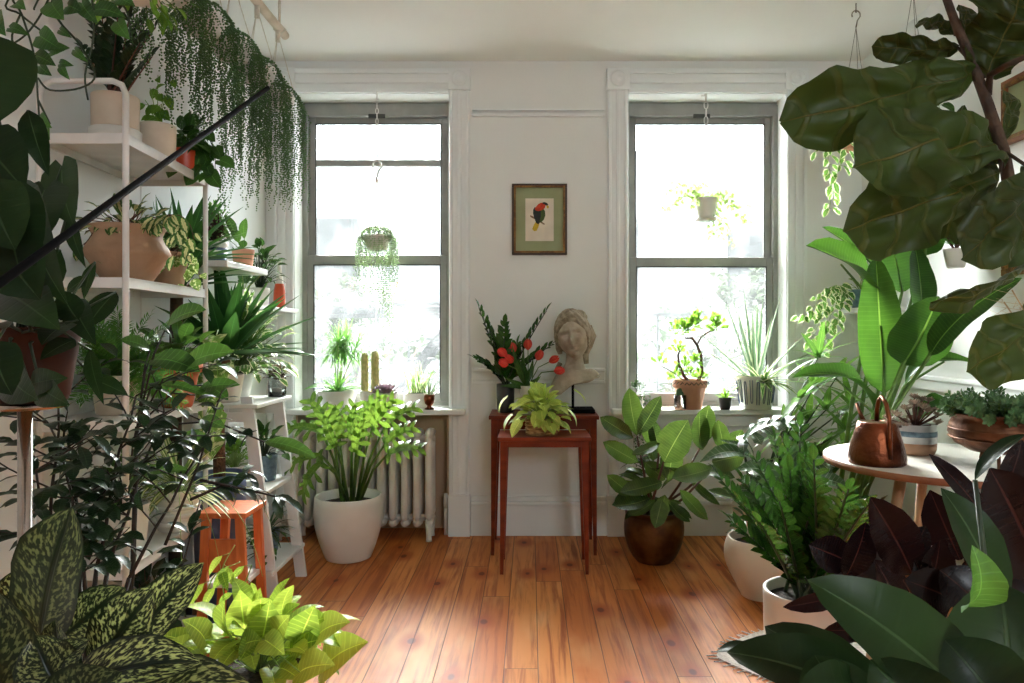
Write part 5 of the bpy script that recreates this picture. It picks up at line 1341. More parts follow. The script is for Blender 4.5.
for i, (b_, t_, yb_, yt, w_, bow, n_, wv) in enumerate(FL):
    b = G(*b_, yb_); e = G(*t_, yt); leaf(mf, b, e, n_, w_ * .9, 'fiddle', bow, .12, 26, 6, wav=wv * 1.2, wf=2.6, seed=i, crk=.13)
    j = min(range(len(tk)), key=lambda k: (tk[k] - b).length); ms.tube([tk[j], b], .004, .003, 6)
fin(r, mf, 'lf_fig', ms, 'bark')

# ------------------------------------------------------------------ burgundy rubber plant, near right
c = V((1.12, 1.72, 0)); r, top = potted('burgundy_rubber_plant', c, 'near-black burgundy rubber plant in front of the round table', 'potted plant', 'dark_pot', .15, .12, .26)
ms, mf = MB(), MB()
BU = [(870, 497, 912, 574, 1.62, .11), (809, 545, 850, 562, 1.62, .085), (866, 522, 845, 578, 1.6, .085), (783, 607, 850, 592, 1.6, .045), (824, 630, 868, 628, 1.58, .055), (926, 526, 900, 575, 1.65, .065), (929, 454, 992, 528, 1.7, .055),
      (990, 468, 1042, 580, 1.45, .17), (1022, 440, 1000, 500, 1.6, .07), (965, 500, 975, 570, 1.7, .1), (940, 540, 925, 600, 1.6, .09), (955, 600, 905, 580, 1.5, .09), (985, 610, 940, 570, 1.5, .1), (900, 600, 870, 640, 1.5, .09), (850, 640, 890, 600, 1.45, .09), (1010, 520, 960, 580, 1.6, .1),
      (895, 665, 900, 600, 1.4, .1), (1035, 560, 980, 600, 1.5, .12), (915, 560, 935, 630, 1.55, .1), (875, 560, 900, 620, 1.7, .1), (1000, 560, 1000, 640, 1.6, .12), (930, 490, 960, 560, 1.75, .1), (835, 600, 880, 590, 1.6, .05)]
for (tx, ty, bx_, by_, Y, w_) in BU:
    b = G(bx_, by_, Y); e = G(tx, ty, Y - rnd.uniform(-.03, .08)); leaf(mf, b, e, V((rnd.uniform(-.6, .4), -1, rnd.uniform(-.1, .5))), w_, 'ellip', .06, .2, 12, 2)
for (px, py, Y) in ((905, 580, 1.62), (850, 580, 1.6), (960, 575, 1.68), (1010, 560, 1.6), (890, 630, 1.5), (940, 600, 1.6)):
    e = G(px, py, Y); ms.tube([top + V((rnd.uniform(-.04, .04), rnd.uniform(-.04, .04), 0)), e], .008, .005, 8)
fin(r, mf, 'lf_burg', ms, 'bark_red')

# ------------------------------------------------------------------ dark green broad leaves in the near right corner
c = V((.84, 1.25, 0)); r, top = potted('broad_leaf_philodendron', c, 'deep green philodendron with broad pointed leaves across the bottom right corner', 'potted plant', 'terra', .14, .11, .24)
ms, mf = MB(), MB()
PH = [((985, 720), (808, 580), 1.2, 1.22, .16, .1, (-.1, -.8, .7)), ((900, 720), (727, 652), 1.22, 1.3, .13, .12, (0, -.7, 1)), ((895, 740), (765, 626), 1.25, 1.4, .14, .1, (0, -.8, .8)), ((1010, 760), (1000, 582), 1.15, 1.25, .24, .08, (-.3, -1, .3)),
      ((1002, 610), (941, 488), 1.3, 1.35, .10, .08, (.3, -1, .1)), ((975, 480), (1026, 434), 1.25, 1.2, .035, .1, (0, -.5, 1)), ((880, 720), (800, 690), 1.15, 1.1, .12, .1, (0, -.6, 1)), ((1010, 720), (945, 640), 1.1, 1.15, .14, .1, (-.2, -1, .4)), ((960, 760), (870, 660), 1.1, 1.15, .14, .1, (-.2, -1, .4)),
      ((760, 650), (716, 652), 1.35, 1.4, .03, .1, (0, -.5, 1)), ((860, 760), (815, 655), 1.1, 1.2, .14, .1, (0, -1, .5))]
for (b_, t_, yb_, yt, w_, bow, n_) in PH:
    b = G(*b_, yb_); e = G(*t_, yt); leaf(mf, b, e, n_, w_, 'paddle' if w_ > .1 else 'ellip', bow, .25, 14, 3, wav=.015, wf=1.5)
    ms.tube([top + V((rnd.uniform(-.04, .04), rnd.uniform(-.04, .04), 0)), top.lerp(b, .6) + V((0, 0, .06)), b], .007, .004, 6)
fin(r, mf, 'lf_philo', ms, 'stem_dark')
yl = MB(); leaf(yl, G(962, 606, 1.2), G(972, 545, 1.16), (.1, -1, .4), .075, 'paddle', .25, .5, 12, 3, wav=.02); o = yl.build('young_leaf', 'lf_mid', r); tag(o, 'lighter green young leaf')
# ================================================================== LEFT SIDE
rnd = random.Random(33)
# ------------------------------------------------------------------ white metal shelving unit
A = V((-1.235, 2.20, 0)); B = V((-1.280, 2.84, 0)); D = -.262
t = thing('shelving_unit', (-1.38, 2.5, 0), 'tall white metal shelving unit with round posts against the left wall', 'shelving unit')
ez = 1.18 + (332 - 81) * 2.2 / F
for E in (A, B):
    m = MB(); x0 = E.x; x1 = E.x + D; z = ez
    q = [V((x0, E.y, 0)), V((x0, E.y, z - .04)), V((x0 - .012, E.y, z - .012)), V((x0 - .04, E.y, z)), V((x1 + .04, E.y, z)), V((x1 + .012, E.y, z - .012)), V((x1, E.y, z - .04)), V((x1, E.y, 0))]
    m.tube(q, .0095, seg=12); m.build('end_frame', 'white_metal', t)
SZ = [1.785, 1.345, .905, .452, .06]
for z in SZ:
    m = MB(); m.prism([(A.x + .004, A.y + .005), (B.x + .004, B.y - .005), (B.x + D, B.y - .005), (A.x + D, A.y + .005)], z - .006, z)
    m.prism([(A.x + .004, A.y + .005), (B.x + .004, B.y - .005), (B.x - .004, B.y - .005), (A.x - .004, A.y + .005)], z - .03, z + .002)
    m.prism([(A.x + D - .004, A.y + .005), (B.x + D - .004, B.y - .005), (B.x + D + .004, B.y - .005), (A.x + D + .004, A.y + .005)], z - .03, z + .002)
    for E in (A, B): m.prism([(E.x, E.y - .004), (E.x + D, E.y - .004), (E.x + D, E.y + .004), (E.x, E.y + .004)], z - .03, z + .002)
    m.build('shelf', 'white_metal', t)
def on(px, Y, k=0): return G(px, 300, Y).x + k

# top shelf
r, top = potted('leafy_cane_plant', (-1.37, 2.38, SZ[0]), 'dark upright plant in a tan and white two-tone pot on the top shelf', 'potted plant', 'cream_cer', .072, .07, .17)
m = MB(); m.lathe([(.074, 0), (.078, .004), (.078, .058), (.073, .062)], (-1.37, 2.38, SZ[0]), 36); m.build('white_band', 'white_cer', r)
mf, ms = MB(), MB()
for (px, py) in ((95, 22), (105, 40), (118, 5), (128, 15), (138, 40), (150, 55), (100, -5), (145, 10), (112, 30), (84, 45), (152, 25), (125, 55), (108, 62)):
    tip = G(px, py, rnd.uniform(2.25, 2.5)); tip.x = max(tip.x, WL + .04); b0 = top + V((rnd.uniform(-.03, .03), rnd.uniform(-.03, .03), -.01)); d = tip - b0
    paired(mf, ms, b0, d.normalized(), d.length, .15, 9, .055, .024, 'ellip', rnd, .004, .3, 45, nl=4)
fin(r, mf, 'lf_dark', ms, 'bark_red')
m = MB(); 
r, top = potted('sprout_pot', (-1.33, 2.57, SZ[0]), 'speckled off-white pot with a thin green sprout on the top shelf', 'potted plant', 'cream_cer', .062, .06, .13)
mf, ms = MB(), MB()
for (px, py) in ((150, 88), (158, 75), (145, 100), (165, 95), (172, 80)):
    tip = G(px, py, 2.55); vine(mf, ms, [top, top.lerp(tip, .5) + V((0, 0, .02)), tip], .03, .045, .034, 'heart', rnd, .0015, 4)
fin(r, mf, 'lf_bright', ms, 'stem_pale')
r, top = potted('heart_leaf_pothos', (-1.31, 2.74, SZ[0]), 'heart-leaf plant trailing from an orange pot at the far end of the top shelf', 'potted plant', 'orange', .05, .042, .085)
mf, ms = MB(), MB()
bush(mf, ms, top, top + V((0, 0, .02)), (.09, .08, .1), 26, .06, .05, 'heart', rnd, .6, lobe=.15)
for p in ([(200, 135), (208, 150), (205, 172)], [(202, 132), (214, 150), (215, 170), (214, 180)], [(198, 140), (203, 158), (200, 178)], [(195, 132), (188, 145), (185, 160)]):
    vine(mf, ms, [top] + [G(x, y, 2.72) for x, y in p], .04, .07, .062, 'heart', rnd, .0018, 6, lobe=.18)
fin(r, mf, 'lf_heart', ms, 'stem_dark')
# second shelf
c = V((-1.352, 2.42, SZ[1])); r = thing('hoya_bowl', c, 'variegated hoya in a wide beige clay pot with a pinched neck on the second shelf', 'potted plant')
m = MB(); m.lathe([(.07, 0), (.075, .004), (.10, .045), (.128, .088), (.132, .10), (.126, .115), (.108, .145), (.105, .158), (.112, .175), (.12, .186), (.116, .188), (.1, .165), (.1, .15), (1e-4, .15)], c, 48); pt = m.build('pot', 'beige_clay', r)
s = MB(); s.lathe([(.1, .155), (.05, .162), (1e-4, .162)], c, 20); s.build('soil', 'soil', pt)
mf, ms = MB(), MB(); top = c + V((0, 0, .165))
bush(mf, ms, top, top + V((0, 0, .01)), (.15, .13, .09), 46, .065, .03, 'ellip', rnd, .5, (-10, 80))
for p in ([(118, 222), (98, 228), (88, 240), (84, 245)], [(165, 215), (180, 225), (190, 245), (185, 262)], [(168, 215), (178, 240), (176, 258)], [(170, 215), (188, 222), (194, 240)], [(110, 222), (108, 240), (98, 248)]):
    vine(mf, ms, [top] + [G(x, y, 2.34) for x, y in p], .03, .055, .03, 'ellip', rnd, .0018, 5)
fin(r, mf, 'lf_hoya', ms, 'bark_red')
c = V((-1.36, 2.70, SZ[1])); r, top = potted('spotted_plant', c, 'small trailing plant in a plain beige pot behind the pinched clay pot', 'potted plant', 'beige_clay', .075, .055, .13)
mf, ms = MB(), MB(); bush(mf, ms, top, top, (.11, .1, .08), 26, .05, .035, 'ovate', rnd, .7, (-30, 70))
for p in ([(185, 255), (192, 270), (188, 285)], [(180, 255), (196, 265), (200, 280)]): vine(mf, ms, [top] + [G(x, y, 2.66) for x, y in p], .03, .045, .04, 'heart', rnd, .0015, 4)
fin(r, mf, 'lf_blotch', ms, 'bark_red')
# third shelf
c = V((on(180, 2.66), 2.64, SZ[2])); r, top = potted('trailing_leaf_plant', c, 'glossy leafy plant in a rimmed terracotta pot on the third shelf', 'potted plant', 'terra', .078, .052, .16, rim=.008, rimh=.035)
mf, ms = MB(), MB(); bush(mf, ms, top, top + V((0, 0, .02)), (.14, .16, .12), 36, .09, .05, 'ellip', rnd, .5, (-5, 80)); fin(r, mf, 'lf_mid', ms, 'stem_dark')
c = V((-1.385, 2.42, SZ[2])); r, top = potted('asparagus_fern', c, 'feathery asparagus fern in a cream pot on the third shelf', 'potted plant', 'cream_cer', .08, .065, .13)
mf, ms = MB(), MB()
for k in range(60):
    d = rdir(rnd, 5, 80); L = rnd.uniform(.16, .28)
    paired(mf, ms, top, d, L, .9, 22, .05, .008, 'lance', rnd, .0016, .2, 55, nl=2)
fin(r, mf, 'lf_fern', ms, 'stem')
# fourth shelf
c = V((on(178, 2.66), 2.66, SZ[3])); r, top = potted('spider_plant', c, 'arching spider plant in a ribbed white pot on the fourth shelf', 'potted plant', 'white_cer', .08, .068, .15)
m = MB()
for z in (.03, .06, .09, .12): m.lathe([(.075, z - .008), (.082, z), (.075, z + .008)], c, 32)
m.build('ribs', 'white_cer', r)
mf = MB(); rosette(mf, top, 60, .34, .02, (15, 80), 1.5, 'strap', rnd, .3)
ms = MB()
for k in range(5): ms.tube(arc(top, V((rnd.uniform(-.2, .8), rnd.uniform(-1, .4), .6)), rnd.uniform(.4, .6), 2.6, 12), .0012, seg=4)
fin(r, mf, 'lf_spider', ms, 'stem_pale')
c = V((-1.36, 2.42, SZ[3])); r, top = potted('small_leaf_plant', c, 'small-leaved plant in a smooth white pot, nearer pot of the fourth shelf', 'potted plant', 'white_cer', .075, .062, .15)
mf, ms = MB(), MB(); bush(mf, ms, top, top + V((0, 0, .04)), (.11, .12, .15), 60, .05, .03, 'ovate', rnd, .5); fin(r, mf, 'lf_mid', ms, 'stem_dark')
c = V((-1.33, 2.5, SZ[4])); r, top = potted('low_shelf_plant', c, 'leafy plant in a terracotta pot on the lowest shelf', 'potted plant', 'terra', .09, .065, .15, rim=.008, rimh=.03)
mf, ms = MB(), MB(); bush(mf, ms, top, top + V((0, 0, .03)), (.13, .16, .14), 40, .08, .045, 'ellip', rnd, .6); fin(r, mf, 'lf_dark', ms, 'bark_red')

# ------------------------------------------------------------------ tall yuccas behind the unit
c = V((-1.455, 2.96, 0)); r, top = potted('yucca', c, 'tall yucca with a rough brown trunk, crown of stiff leaves at second shelf height', 'potted plant', 'dark_pot', .068, .06, .2)
ms = MB(); ms.tube([top, V((-1.46, 2.96, .8)), V((-1.45, 2.96, 1.5))], .028, .024, 12); ms.build('trunk', 'bark', r)
mf = MB()
for (cc, n, L) in ((V((-1.44, 2.97, 1.46)), 44, .36), (V((-1.44, 2.97, 1.36)), 24, .34)): rosette(mf, cc, n, L, .046, (10, 85), .35, 'lance', rnd, .35, r0=.02)
fin(r, mf, 'lf_yucca')
c = V((-1.36, 3.20, .87)); r, top = potted('dracaena', c, 'bushy dracaena with long arching sword leaves on the top tier of the white stand', 'potted plant', 'cream_cer', .085, .065, .12)
ms = MB(); ms.tube([top, V((-1.35, 3.2, 1.06))], .02, .018, 12); ms.build('trunk', 'coir', r)
mf = MB(); rosette(mf, V((-1.35, 3.2, 1.07)), 40, .44, .078, (8, 85), .3, 'lance', rnd, .35, az=-.3, spread=2.2, r0=.02)
fin(r, mf, 'lf_yucca')
# moss pole plant
c = V((-1.272, 2.955, 0)); r, top = potted('moss_pole_plant', c, 'pale-leaved climber on a brown coir pole in a tall grey-blue floor planter', 'potted plant', 'blue_cer', .10, .078, .60, belly=.008, t=.012)
ms = MB(); ms.tube([top, V((-1.28, 2.955, .86))], .024, seg=12); ms.tube([V((-1.28, 2.955, .86)), V((-1.28, 2.955, 1.02))], .006, seg=6); ms.build('coir_pole', 'coir', r)
mf, ms = MB(), MB()
for (px, py) in ((215, 380), (222, 350), (236, 360), (232, 400), (205, 345), (245, 385), (200, 372), (190, 390), (228, 425), (206, 420), (250, 360), (218, 330)):
    p = V((-1.28, 2.955, 1.18 + (332 - py) * 2.98 / F)); tip = G(px, py, 2.9)
    d = V((tip.x - p.x + rnd.uniform(-.1, .1), rnd.uniform(-.5, 0), -.2)).normalized(); ms.tube([p, p + d * .07], .003, seg=4); leaf(mf, p + d * .06, p + d * .19, V((d.x * .3, -.7, 1)), .10, 'heart', .15, .15, 7, 2, lobe=.15)
fin(r, mf, 'lf_blotch', ms, 'stem_pale')
# bushy plant by the wall
m = MB(); m.box(WL + .001, WL + .22, 3.50, 4.10, 1.288, 1.31, .003); m.build('x', 'white_wood'); o = COL.objects[-1] if False else bpy.data.objects['x']; o.name = 'wall_shelf'; tag(o, 'white wall shelf beside the left window', 'shelf')
m = MB(); m.box(WL + .001, WL + .29, 2.96, 3.42, 1.448, 1.475, .003); o = m.build('wall_shelf', 'white_wood'); tag(o, 'white wall shelf above the yuccas, carrying a blue striped pot', 'shelf')
c = V((-1.375, 3.14, 1.475)); r, top = potted('striped_pot_plant', c, 'tiny-leaved bush in a white pot with blue stripes on the wall shelf', 'potted plant', 'white_cer', .055, .045, .095)
m = MB()
for z in (.02, .042, .064): 
    q = .045 + .01 * z / .095; m.lathe([(q, z - .006), (q + .0015, z), (q + .001, z + .006)], c, 32)
m.build('stripes', 'blue_cer', r)
mf, ms = MB(), MB(); bush(mf, ms, top, top + V((0, 0, .05)), (.075, .075, .13), 240, .022, .013, 'ovate', rnd, .2, (-10, 88), .001, 3); fin(r, mf, 'lf_fern', ms, 'bark')
c = V((-1.33, 3.34, 1.475)); r, top = potted('leather_leaf_plant', c, 'plant with a few long oval leaves in a terracotta pot on the wall shelf', 'potted plant', 'terra_pale', .05, .04, .085)
mf, ms = MB(), MB()
for (px, py) in ((246, 218), (244, 240), (225, 215), (232, 228), (210, 222), (238, 250)):
    e = G(px, py, 3.34); b = top.lerp(e, .4); ms.tube([top, b], .002, seg=4); leaf(mf, b, e, V((0, -.6, 1)), .045, 'ellip', .15, .15, 6, 2)
fin(r, mf, 'lf_mid', ms, 'stem')
# items on the shelf by the window
c = V((-1.385, 3.98, 1.31)); r = thing('orange_bottle_vase', c, 'narrow orange vase on the wall shelf beside the left window', 'vase')
m = MB(); m.lathe([(.028, 0), (.03, .004), (.032, .05), (.03, .1), (.024, .135), (.02, .137), (.02, .1), (1e-4, .05)], c, 24); m.build('vase', 'orange', r)
m = MB(); m.lathe([(.021, .13), (.018, .16), (.012, .2), (.009, .26), (.012, .27), (1e-4, .27)], c, 20); m.build('glass_neck', 'white_cer', r)
c = V((-1.43, 3.80, 1.31)); r, top = potted('shelf_ivy', c, 'dark green leafy plant in a white pot on the wall shelf beside the left window', 'potted plant', 'white_cer', .055, .045, .10)
mf, ms = MB(), MB()
bush(mf, ms, top, top + V((.02, 0, .08)), (.09, .1, .16), 60, .055, .036, 'ovate', rnd, .6, (-10, 85)); fin(r, mf, 'lf_heart', ms, 'stem_dark')
c = V((-1.43, 3.60, 1.31)); r, top = potted('eucalyptus_pot', c, 'airy pale green sprigs in a small white pot, near end of the window shelf', 'potted plant', 'white_cer', .045, .038, .08)
mf, ms = MB(), MB()
for k in range(9):
    d = rdir(rnd, 45, 85); paired(mf, ms, top, d, rnd.uniform(.15, .28), .3, 8, .028, .022, 'ovate', rnd, .002, .25, 60, nl=3)
fin(r, mf, 'lf_succ', ms, 'stem_pale')

# ------------------------------------------------------------------ white stepped plant stand
t = thing('plant_stand', (-1.32, 3.12, 0), 'white wooden three-tier ladder plant stand against the left wall', 'plant stand')
y0, y1 = 3.075, 3.52; TI = [(.152, -1.10), (.485, -1.15), (.87, -1.165)]
for (z, xf) in TI:
    m = MB(); m.box(WL + .04, xf, y0, y1, z - .018, z, .003); m.build('shelf', 'white_wood', t)
for y in (y0 + .03, y1 - .05):
    m = MB(); p = [(-1.08, 0), (-1.13, 0), (-1.25, .90), (-1.20, .90)]
    m.prism([(a, b2) for a, b2 in p], y, y + .02, 'y'); m.build('front_leg', 'white_wood', t)
    m = MB(); m.box(WL + .04, WL + .08, y, y + .02, 0, .94); m.build('back_leg', 'white_wood', t)
    m = MB(); m.box(WL + .06, -1.232, y + .004, y + .016, .79, .83); m.build('rail', 'white_wood', t)
c = V((-1.215, 3.46, .87)); r = thing('terrarium_jar', c, 'small clear jar with dried flower heads on the top tier of the white stand', 'jar')
m = MB(); m.lathe([(.038, 0), (.042, .004), (.042, .09), (.036, .1), (.036, .098), (.039, .088), (.039, .008), (1e-4, .008)], c, 28); m.build('jar', 'glass_clear', r)
mf, ms = MB(), MB(); bush(mf, ms, c + V((0, 0, .08)), c + V((0, 0, .1)), (.055, .05, .05), 60, .02, .016, 'ovate', rnd, .2); fin(r, mf, 'lf_dry', ms, 'bark')
c = V((-1.40, 3.42, .87)); r, top = potted('variegated_bush', c, 'full cream-edged leafy plant on the top tier of the white stand', 'potted plant', 'white_cer', .08, .065, .11)
mf, ms = MB(), MB(); bush(mf, ms, top, top + V((.06, -.05, .08)), (.22, .20, .26), 200, .08, .038, 'ellip', rnd, .5, (-20, 85)); fin(r, mf, 'lf_cream', ms, 'stem')
c = V((-1.30, 3.16, .485)); r, top = potted('small_fresh_plant', c, 'fresh green bushy plant in a white pot on the middle tier of the stand', 'potted plant', 'white_cer', .06, .045, .11)
mf, ms = MB(), MB(); bush(mf, ms, top, top + V((0, 0, .03)), (.07, .07, .08), 90, .032, .026, 'ovate', rnd, .3); fin(r, mf, 'lf_bright', ms, 'stem_pale')
c = V((-1.25, 3.38, .485)); r, top = potted('mottled_pot_plant', c, 'round-leaved plant in a mottled blue-green pot at the right end of the middle tier', 'potted plant', 'bluegreen', .062, .055, .12)
mf, ms = MB(), MB(); bush(mf, ms, top, top + V((0, 0, .03)), (.11, .09, .11), 36, .055, .042, 'ovate', rnd, .5); fin(r, mf, 'lf_heart', ms, 'stem_dark')
c = V((-1.23, 3.38, .152)); r, top = potted('grey_pot_airplant', c, 'wispy grey-leaved plant in a grey pot on the bottom tier of the stand', 'potted plant', 'bluegreen', .055, .045, .10)
mf = MB(); rosette(mf, top, 40, .16, .012, (0, 75), 1.2, 'strap', rnd); fin(r, mf, 'lf_silver')
c = V((-1.18, 3.18, .152)); r, top = potted('tiny_pilea', c, 'little round-leaved plant in a small terracotta pot on the bottom tier of the stand', 'potted plant', 'terra_pale', .04, .03, .07)
mf, ms = MB(), MB(); bush(mf, ms, top, top + V((0, 0, .01)), (.09, .09, .09), 40, .035, .032, 'ovate', rnd, .8, (-40, 80)); fin(r, mf, 'lf_heart', ms, 'stem_dark')

# orange step stool
t = thing('step_stool', (-1.13, 2.70, 0), 'orange pine step stool with pale edges on the floor below the shelves', 'stool')
for y in (2.63, 2.80):
    for (a, b2) in ((-1.205, -1.175), (-1.075, -1.045)):
        m = MB(); s_ = .02 if a > -1.1 else -.02; m.prism([(a + s_, 0), (b2 + s_, 0), (b2 - s_ * .2, .50), (a - s_ * .2, .50)], y, y + .022, 'y'); m.build('leg', 'orange_wood', t)
m = MB(); m.box(-1.20, -1.05, 2.64, 2.80, .24, .26, .003); m.build('step', 'white_wood', t)
m = MB(); m.box(-1.18, -1.07, 2.635, 2.647, .30, .42); m.build('front_board', 'orange_wood', t)
m = MB(); m.box(-1.215, -1.035, 2.62, 2.83, .50, .52, .003); m.build('seat', 'orange_wood', t)

# ------------------------------------------------------------------ strings of pearls on the dowel
DZ = 2.62; DX = -1.19
t = thing('hanging_dowel', (DX, 2.7, DZ), 'pale wooden dowel hung from the ceiling on cotton ropes, left', 'hanging rail')
m = MB(); m.tube([(DX, 1.95, DZ), (DX, 3.50, DZ)], .02, seg=14); m.build('dowel', 'dowel', t)
for y in (2.2, 3.42):
    m = MB(); m.tube([(DX, y, DZ + .02), (DX, y, ZC)], .006, seg=6); m.tube([(DX - .022, y - .01, DZ), (DX, y, DZ + .024), (DX + .022, y + .01, DZ), (DX, y, DZ - .024), (DX - .022, y - .01, DZ)], .008, seg=6); m.build('hanging_rope', 'rope', t)
names = [(2.38, 2.34, .30, 'nearest'), (2.62, 2.33, .44, 'second'), (2.88, 2.33, .50, 'middle'), (3.14, 2.33, .56, 'fourth'), (3.40, 2.30, .50, 'farthest')]
lab = ['first and nearest string-of-pearls planter hanging from the dowel, above the top shelf', 'second string-of-pearls planter from the near end of the dowel', 'middle string-of-pearls planter of the five on the dowel', 'fourth string-of-pearls planter from the near end of the dowel', 'farthest string-of-pearls planter on the dowel, beside the left window']
for i, (y, z, L, nm) in enumerate(names):
    c = V((DX, y, z)); r = thing('string_of_pearls', c, lab[i], 'hanging plant', 'string-of-pearls planters on the dowel')
    m = MB(); m.lathe([(.03, -.07), (.055, -.065), (.075, -.03), (.08, 0), (.078, .003), (.07, -.01), (1e-4, -.012)], c, 28); m.build('bowl', 'white_cer', r)
    m = MB()
    for a in (.5, 2.6, 4.7): m.tube([V((DX, y, DZ - .03)), c + V((math.cos(a) * .078, math.sin(a) * .078, 0))], .0018, seg=4)
    m.tube([V((DX, y, DZ - .07)), V((DX, y, DZ + .0))], .012, seg=8); m.build('hanging_rope', 'rope', r)
    mf = MB()
    for k in range(210):
        d = rdir(rnd, 5, 90); mf.bead(c + V((d.x * .085, d.y * .085, d.z * .05)), .0055)
    for k in range(92):
        a = rnd.uniform(0, 2 * PI); d = V((math.cos(a), math.sin(a), 0)); q = L * (rnd.uniform(.35, 1.0) if rnd.random() < .75 else rnd.uniform(.9, 1.15))
        beadstring(mf, c + d * .083 + V((0, 0, .01)), d, q, .005, rnd, .0105, .0045, .0043)
    mf.build('trails', 'bead', r, clamp=CL)
# small white hanging planter, top left
c = V((-1.14, 2.10, 2.15)); r = thing('hanging_saucer_plant', c, 'green herb in a shallow white hanging dish at the top left', 'hanging plant')
m = MB(); m.lathe([(.05, 0), (.08, .01), (.1, .04), (.102, .05), (.095, .045), (1e-4, .035)], c, 32); m.build('dish', 'white_cer', r)
m = MB()
for a in (.5, 2.6, 4.7): m.tube([c + V((math.cos(a) * .098, math.sin(a) * .098, .045)), c + V((0, 0, ZC - c.z))], .0015, seg=4)
m.build('cord', 'rope', r)
mf, ms = MB(), MB(); bush(mf, ms, c + V((0, 0, .04)), c + V((0, 0, .02)), (.14, .12, .12), 60, .045, .022, 'ellip', rnd, .9, (-50, 60)); fin(r, mf, 'lf_bright', ms, 'stem')

# ------------------------------------------------------------------ near left: black rod
m = MB(); a = G(0, 283, .82); b = G(268, 88, 1.75); e = a + (a - b) * .35; m.tube([e, a, b], .0052, seg=12)
o = m.build('angled_rod', 'black'); tag(o, 'slim black metal rod slanting across the left side of the view', 'rod')

# ------------------------------------------------------------------ chrome stand with dark pot
sx, sy = G(25, 400, 1.22).x, 1.22; zt = 1.18 + (332 - 402) * sy / F
t = thing('steel_plant_stand', (sx, sy, 0), 'slim steel pedestal stand holding a dark pot at the left edge', 'plant stand')
m = MB(); m.tube([(sx, sy, .02), (sx, sy, zt - .012)], .011, seg=14); m.build('pole', 'chrome', t)
m = MB(); m.lathe([(.115, 0), (.117, .004), (.11, .014), (.02, .02), (1e-4, .02)], (sx, sy, 0), 36); m.build('base', 'chrome', t)
m = MB(); m.lathe([(.02, -.014), (.06, -.01), (.062, -.002), (1e-4, -.0005)], (sx, sy, zt), 28); m.build('plate', 'chrome', t)
r, top = potted('shade_philodendron', (sx + .01, sy, zt), 'large-leaved dark plant in a brown pot on the steel stand, left edge', 'potted plant', 'dark_brown', .075, .055, .125)
mf, ms = MB(), MB()
LL = [((-15, 46), (-8, 126), 1.0, 1.0, .125, 'heart', (.5, -1, .1)), ((-18, 140), (25, 190), 1.0, 1.0, .09, 'heart', (.2, -1, .2)), ((28, 110), (49, 176), 1.1, 1.1, .04, 'ovate', (.3, -1, 0)), ((62, 166), (74, 226), 1.3, 1.28, .085, 'heart', (-.2, -1, 0)),
      ((20, 180), (68, 305), 1.1, 1.05, .10, 'ovate', (-.4, -1, .2)), ((5, 175), (25, 290), 1.0, 1.0, .10, 'ovate', (.2, -1, .2)), ((68, 210), (86, 268), 1.3, 1.3, .03, 'lance', (0, -1, 0)), ((45, 190), (30, 260), 1.15, 1.1, .10, 'heart', (0, -1, .2)), ((-10, 230), (40, 300), 1.0, 1.0, .11, 'heart', (0, -1, .4)),
      ((116, 292), (87, 327), 1.35, 1.3, .045, 'ellip', (.3, -1, .3)), ((67, 292), (90, 277), 1.3, 1.3, .026, 'ellip', (0, -1, .3)), ((95, 262), (84, 300), 1.3, 1.3, .025, 'lance', (0, -1, .1)), ((65, 325), (42, 345), 1.15, 1.1, .05, 'heart', (0, -1, .4)), ((30, 318), (5, 330), 1.1, 1.0, .05, 'heart', (0, -1, .5)),
      ((-8, 350), (12, 395), 1.0, 1.0, .07, 'heart', (.3, -1, .1)), ((12, 378), (38, 400), 1.08, 1.02, .06, 'heart', (.1, -1, .1)), ((75, 340), (40, 360), 1.2, 1.15, .04, 'ovate', (0, -1, .4)), ((30, 385), (68, 378), 1.15, 1.1, .045, 'ovate', (.1, -1, .2)), ((72, 300), (96, 345), 1.25, 1.2, .05, 'ovate', (.1, -1, .3)), ((0, 290), (60, 330), 1.1, 1.0, .09, 'heart', (0, -1, .8)),
      ((40, 385), (70, 405), 1.15, 1.08, .05, 'ovate', (.1, -1, .1)), ((90, 350), (104, 405), 1.25, 1.2, .03, 'lance', (.1, -1, .3)), ((-10, 190), (15, 250), .95, .95, .09, 'heart', (.2, -1, .1)), ((60, 250), (30, 320), 1.1, 1.1, .07, 'ovate', (0, -1, .2)), ((78, 320), (60, 290), 1.2, 1.2, .05, 'ovate', (0, -1, .3)), ((95, 380), (128, 395), 1.3, 1.3, .035, 'ovate', (0, -1, .6))]
for (b_, t_, yb_, yt, w_, s_, n_) in LL:
    b = G(*b_, yb_); e = G(*t_, yt); leaf(mf, b, e, n_, w_, s_, .08, .12, 10, 2, lobe=(.15 if s_ == 'heart' else 0))
    h = top + V((rnd.uniform(-.04, .04), rnd.uniform(-.03, .03), 0)); ms.tube([h, h.lerp(b, .5) + V((0, -.02, .03 if b.z < h.z else .0)), b], .003, .002, 5)
fin(r, mf, 'lf_philo', ms, 'stem_dark')

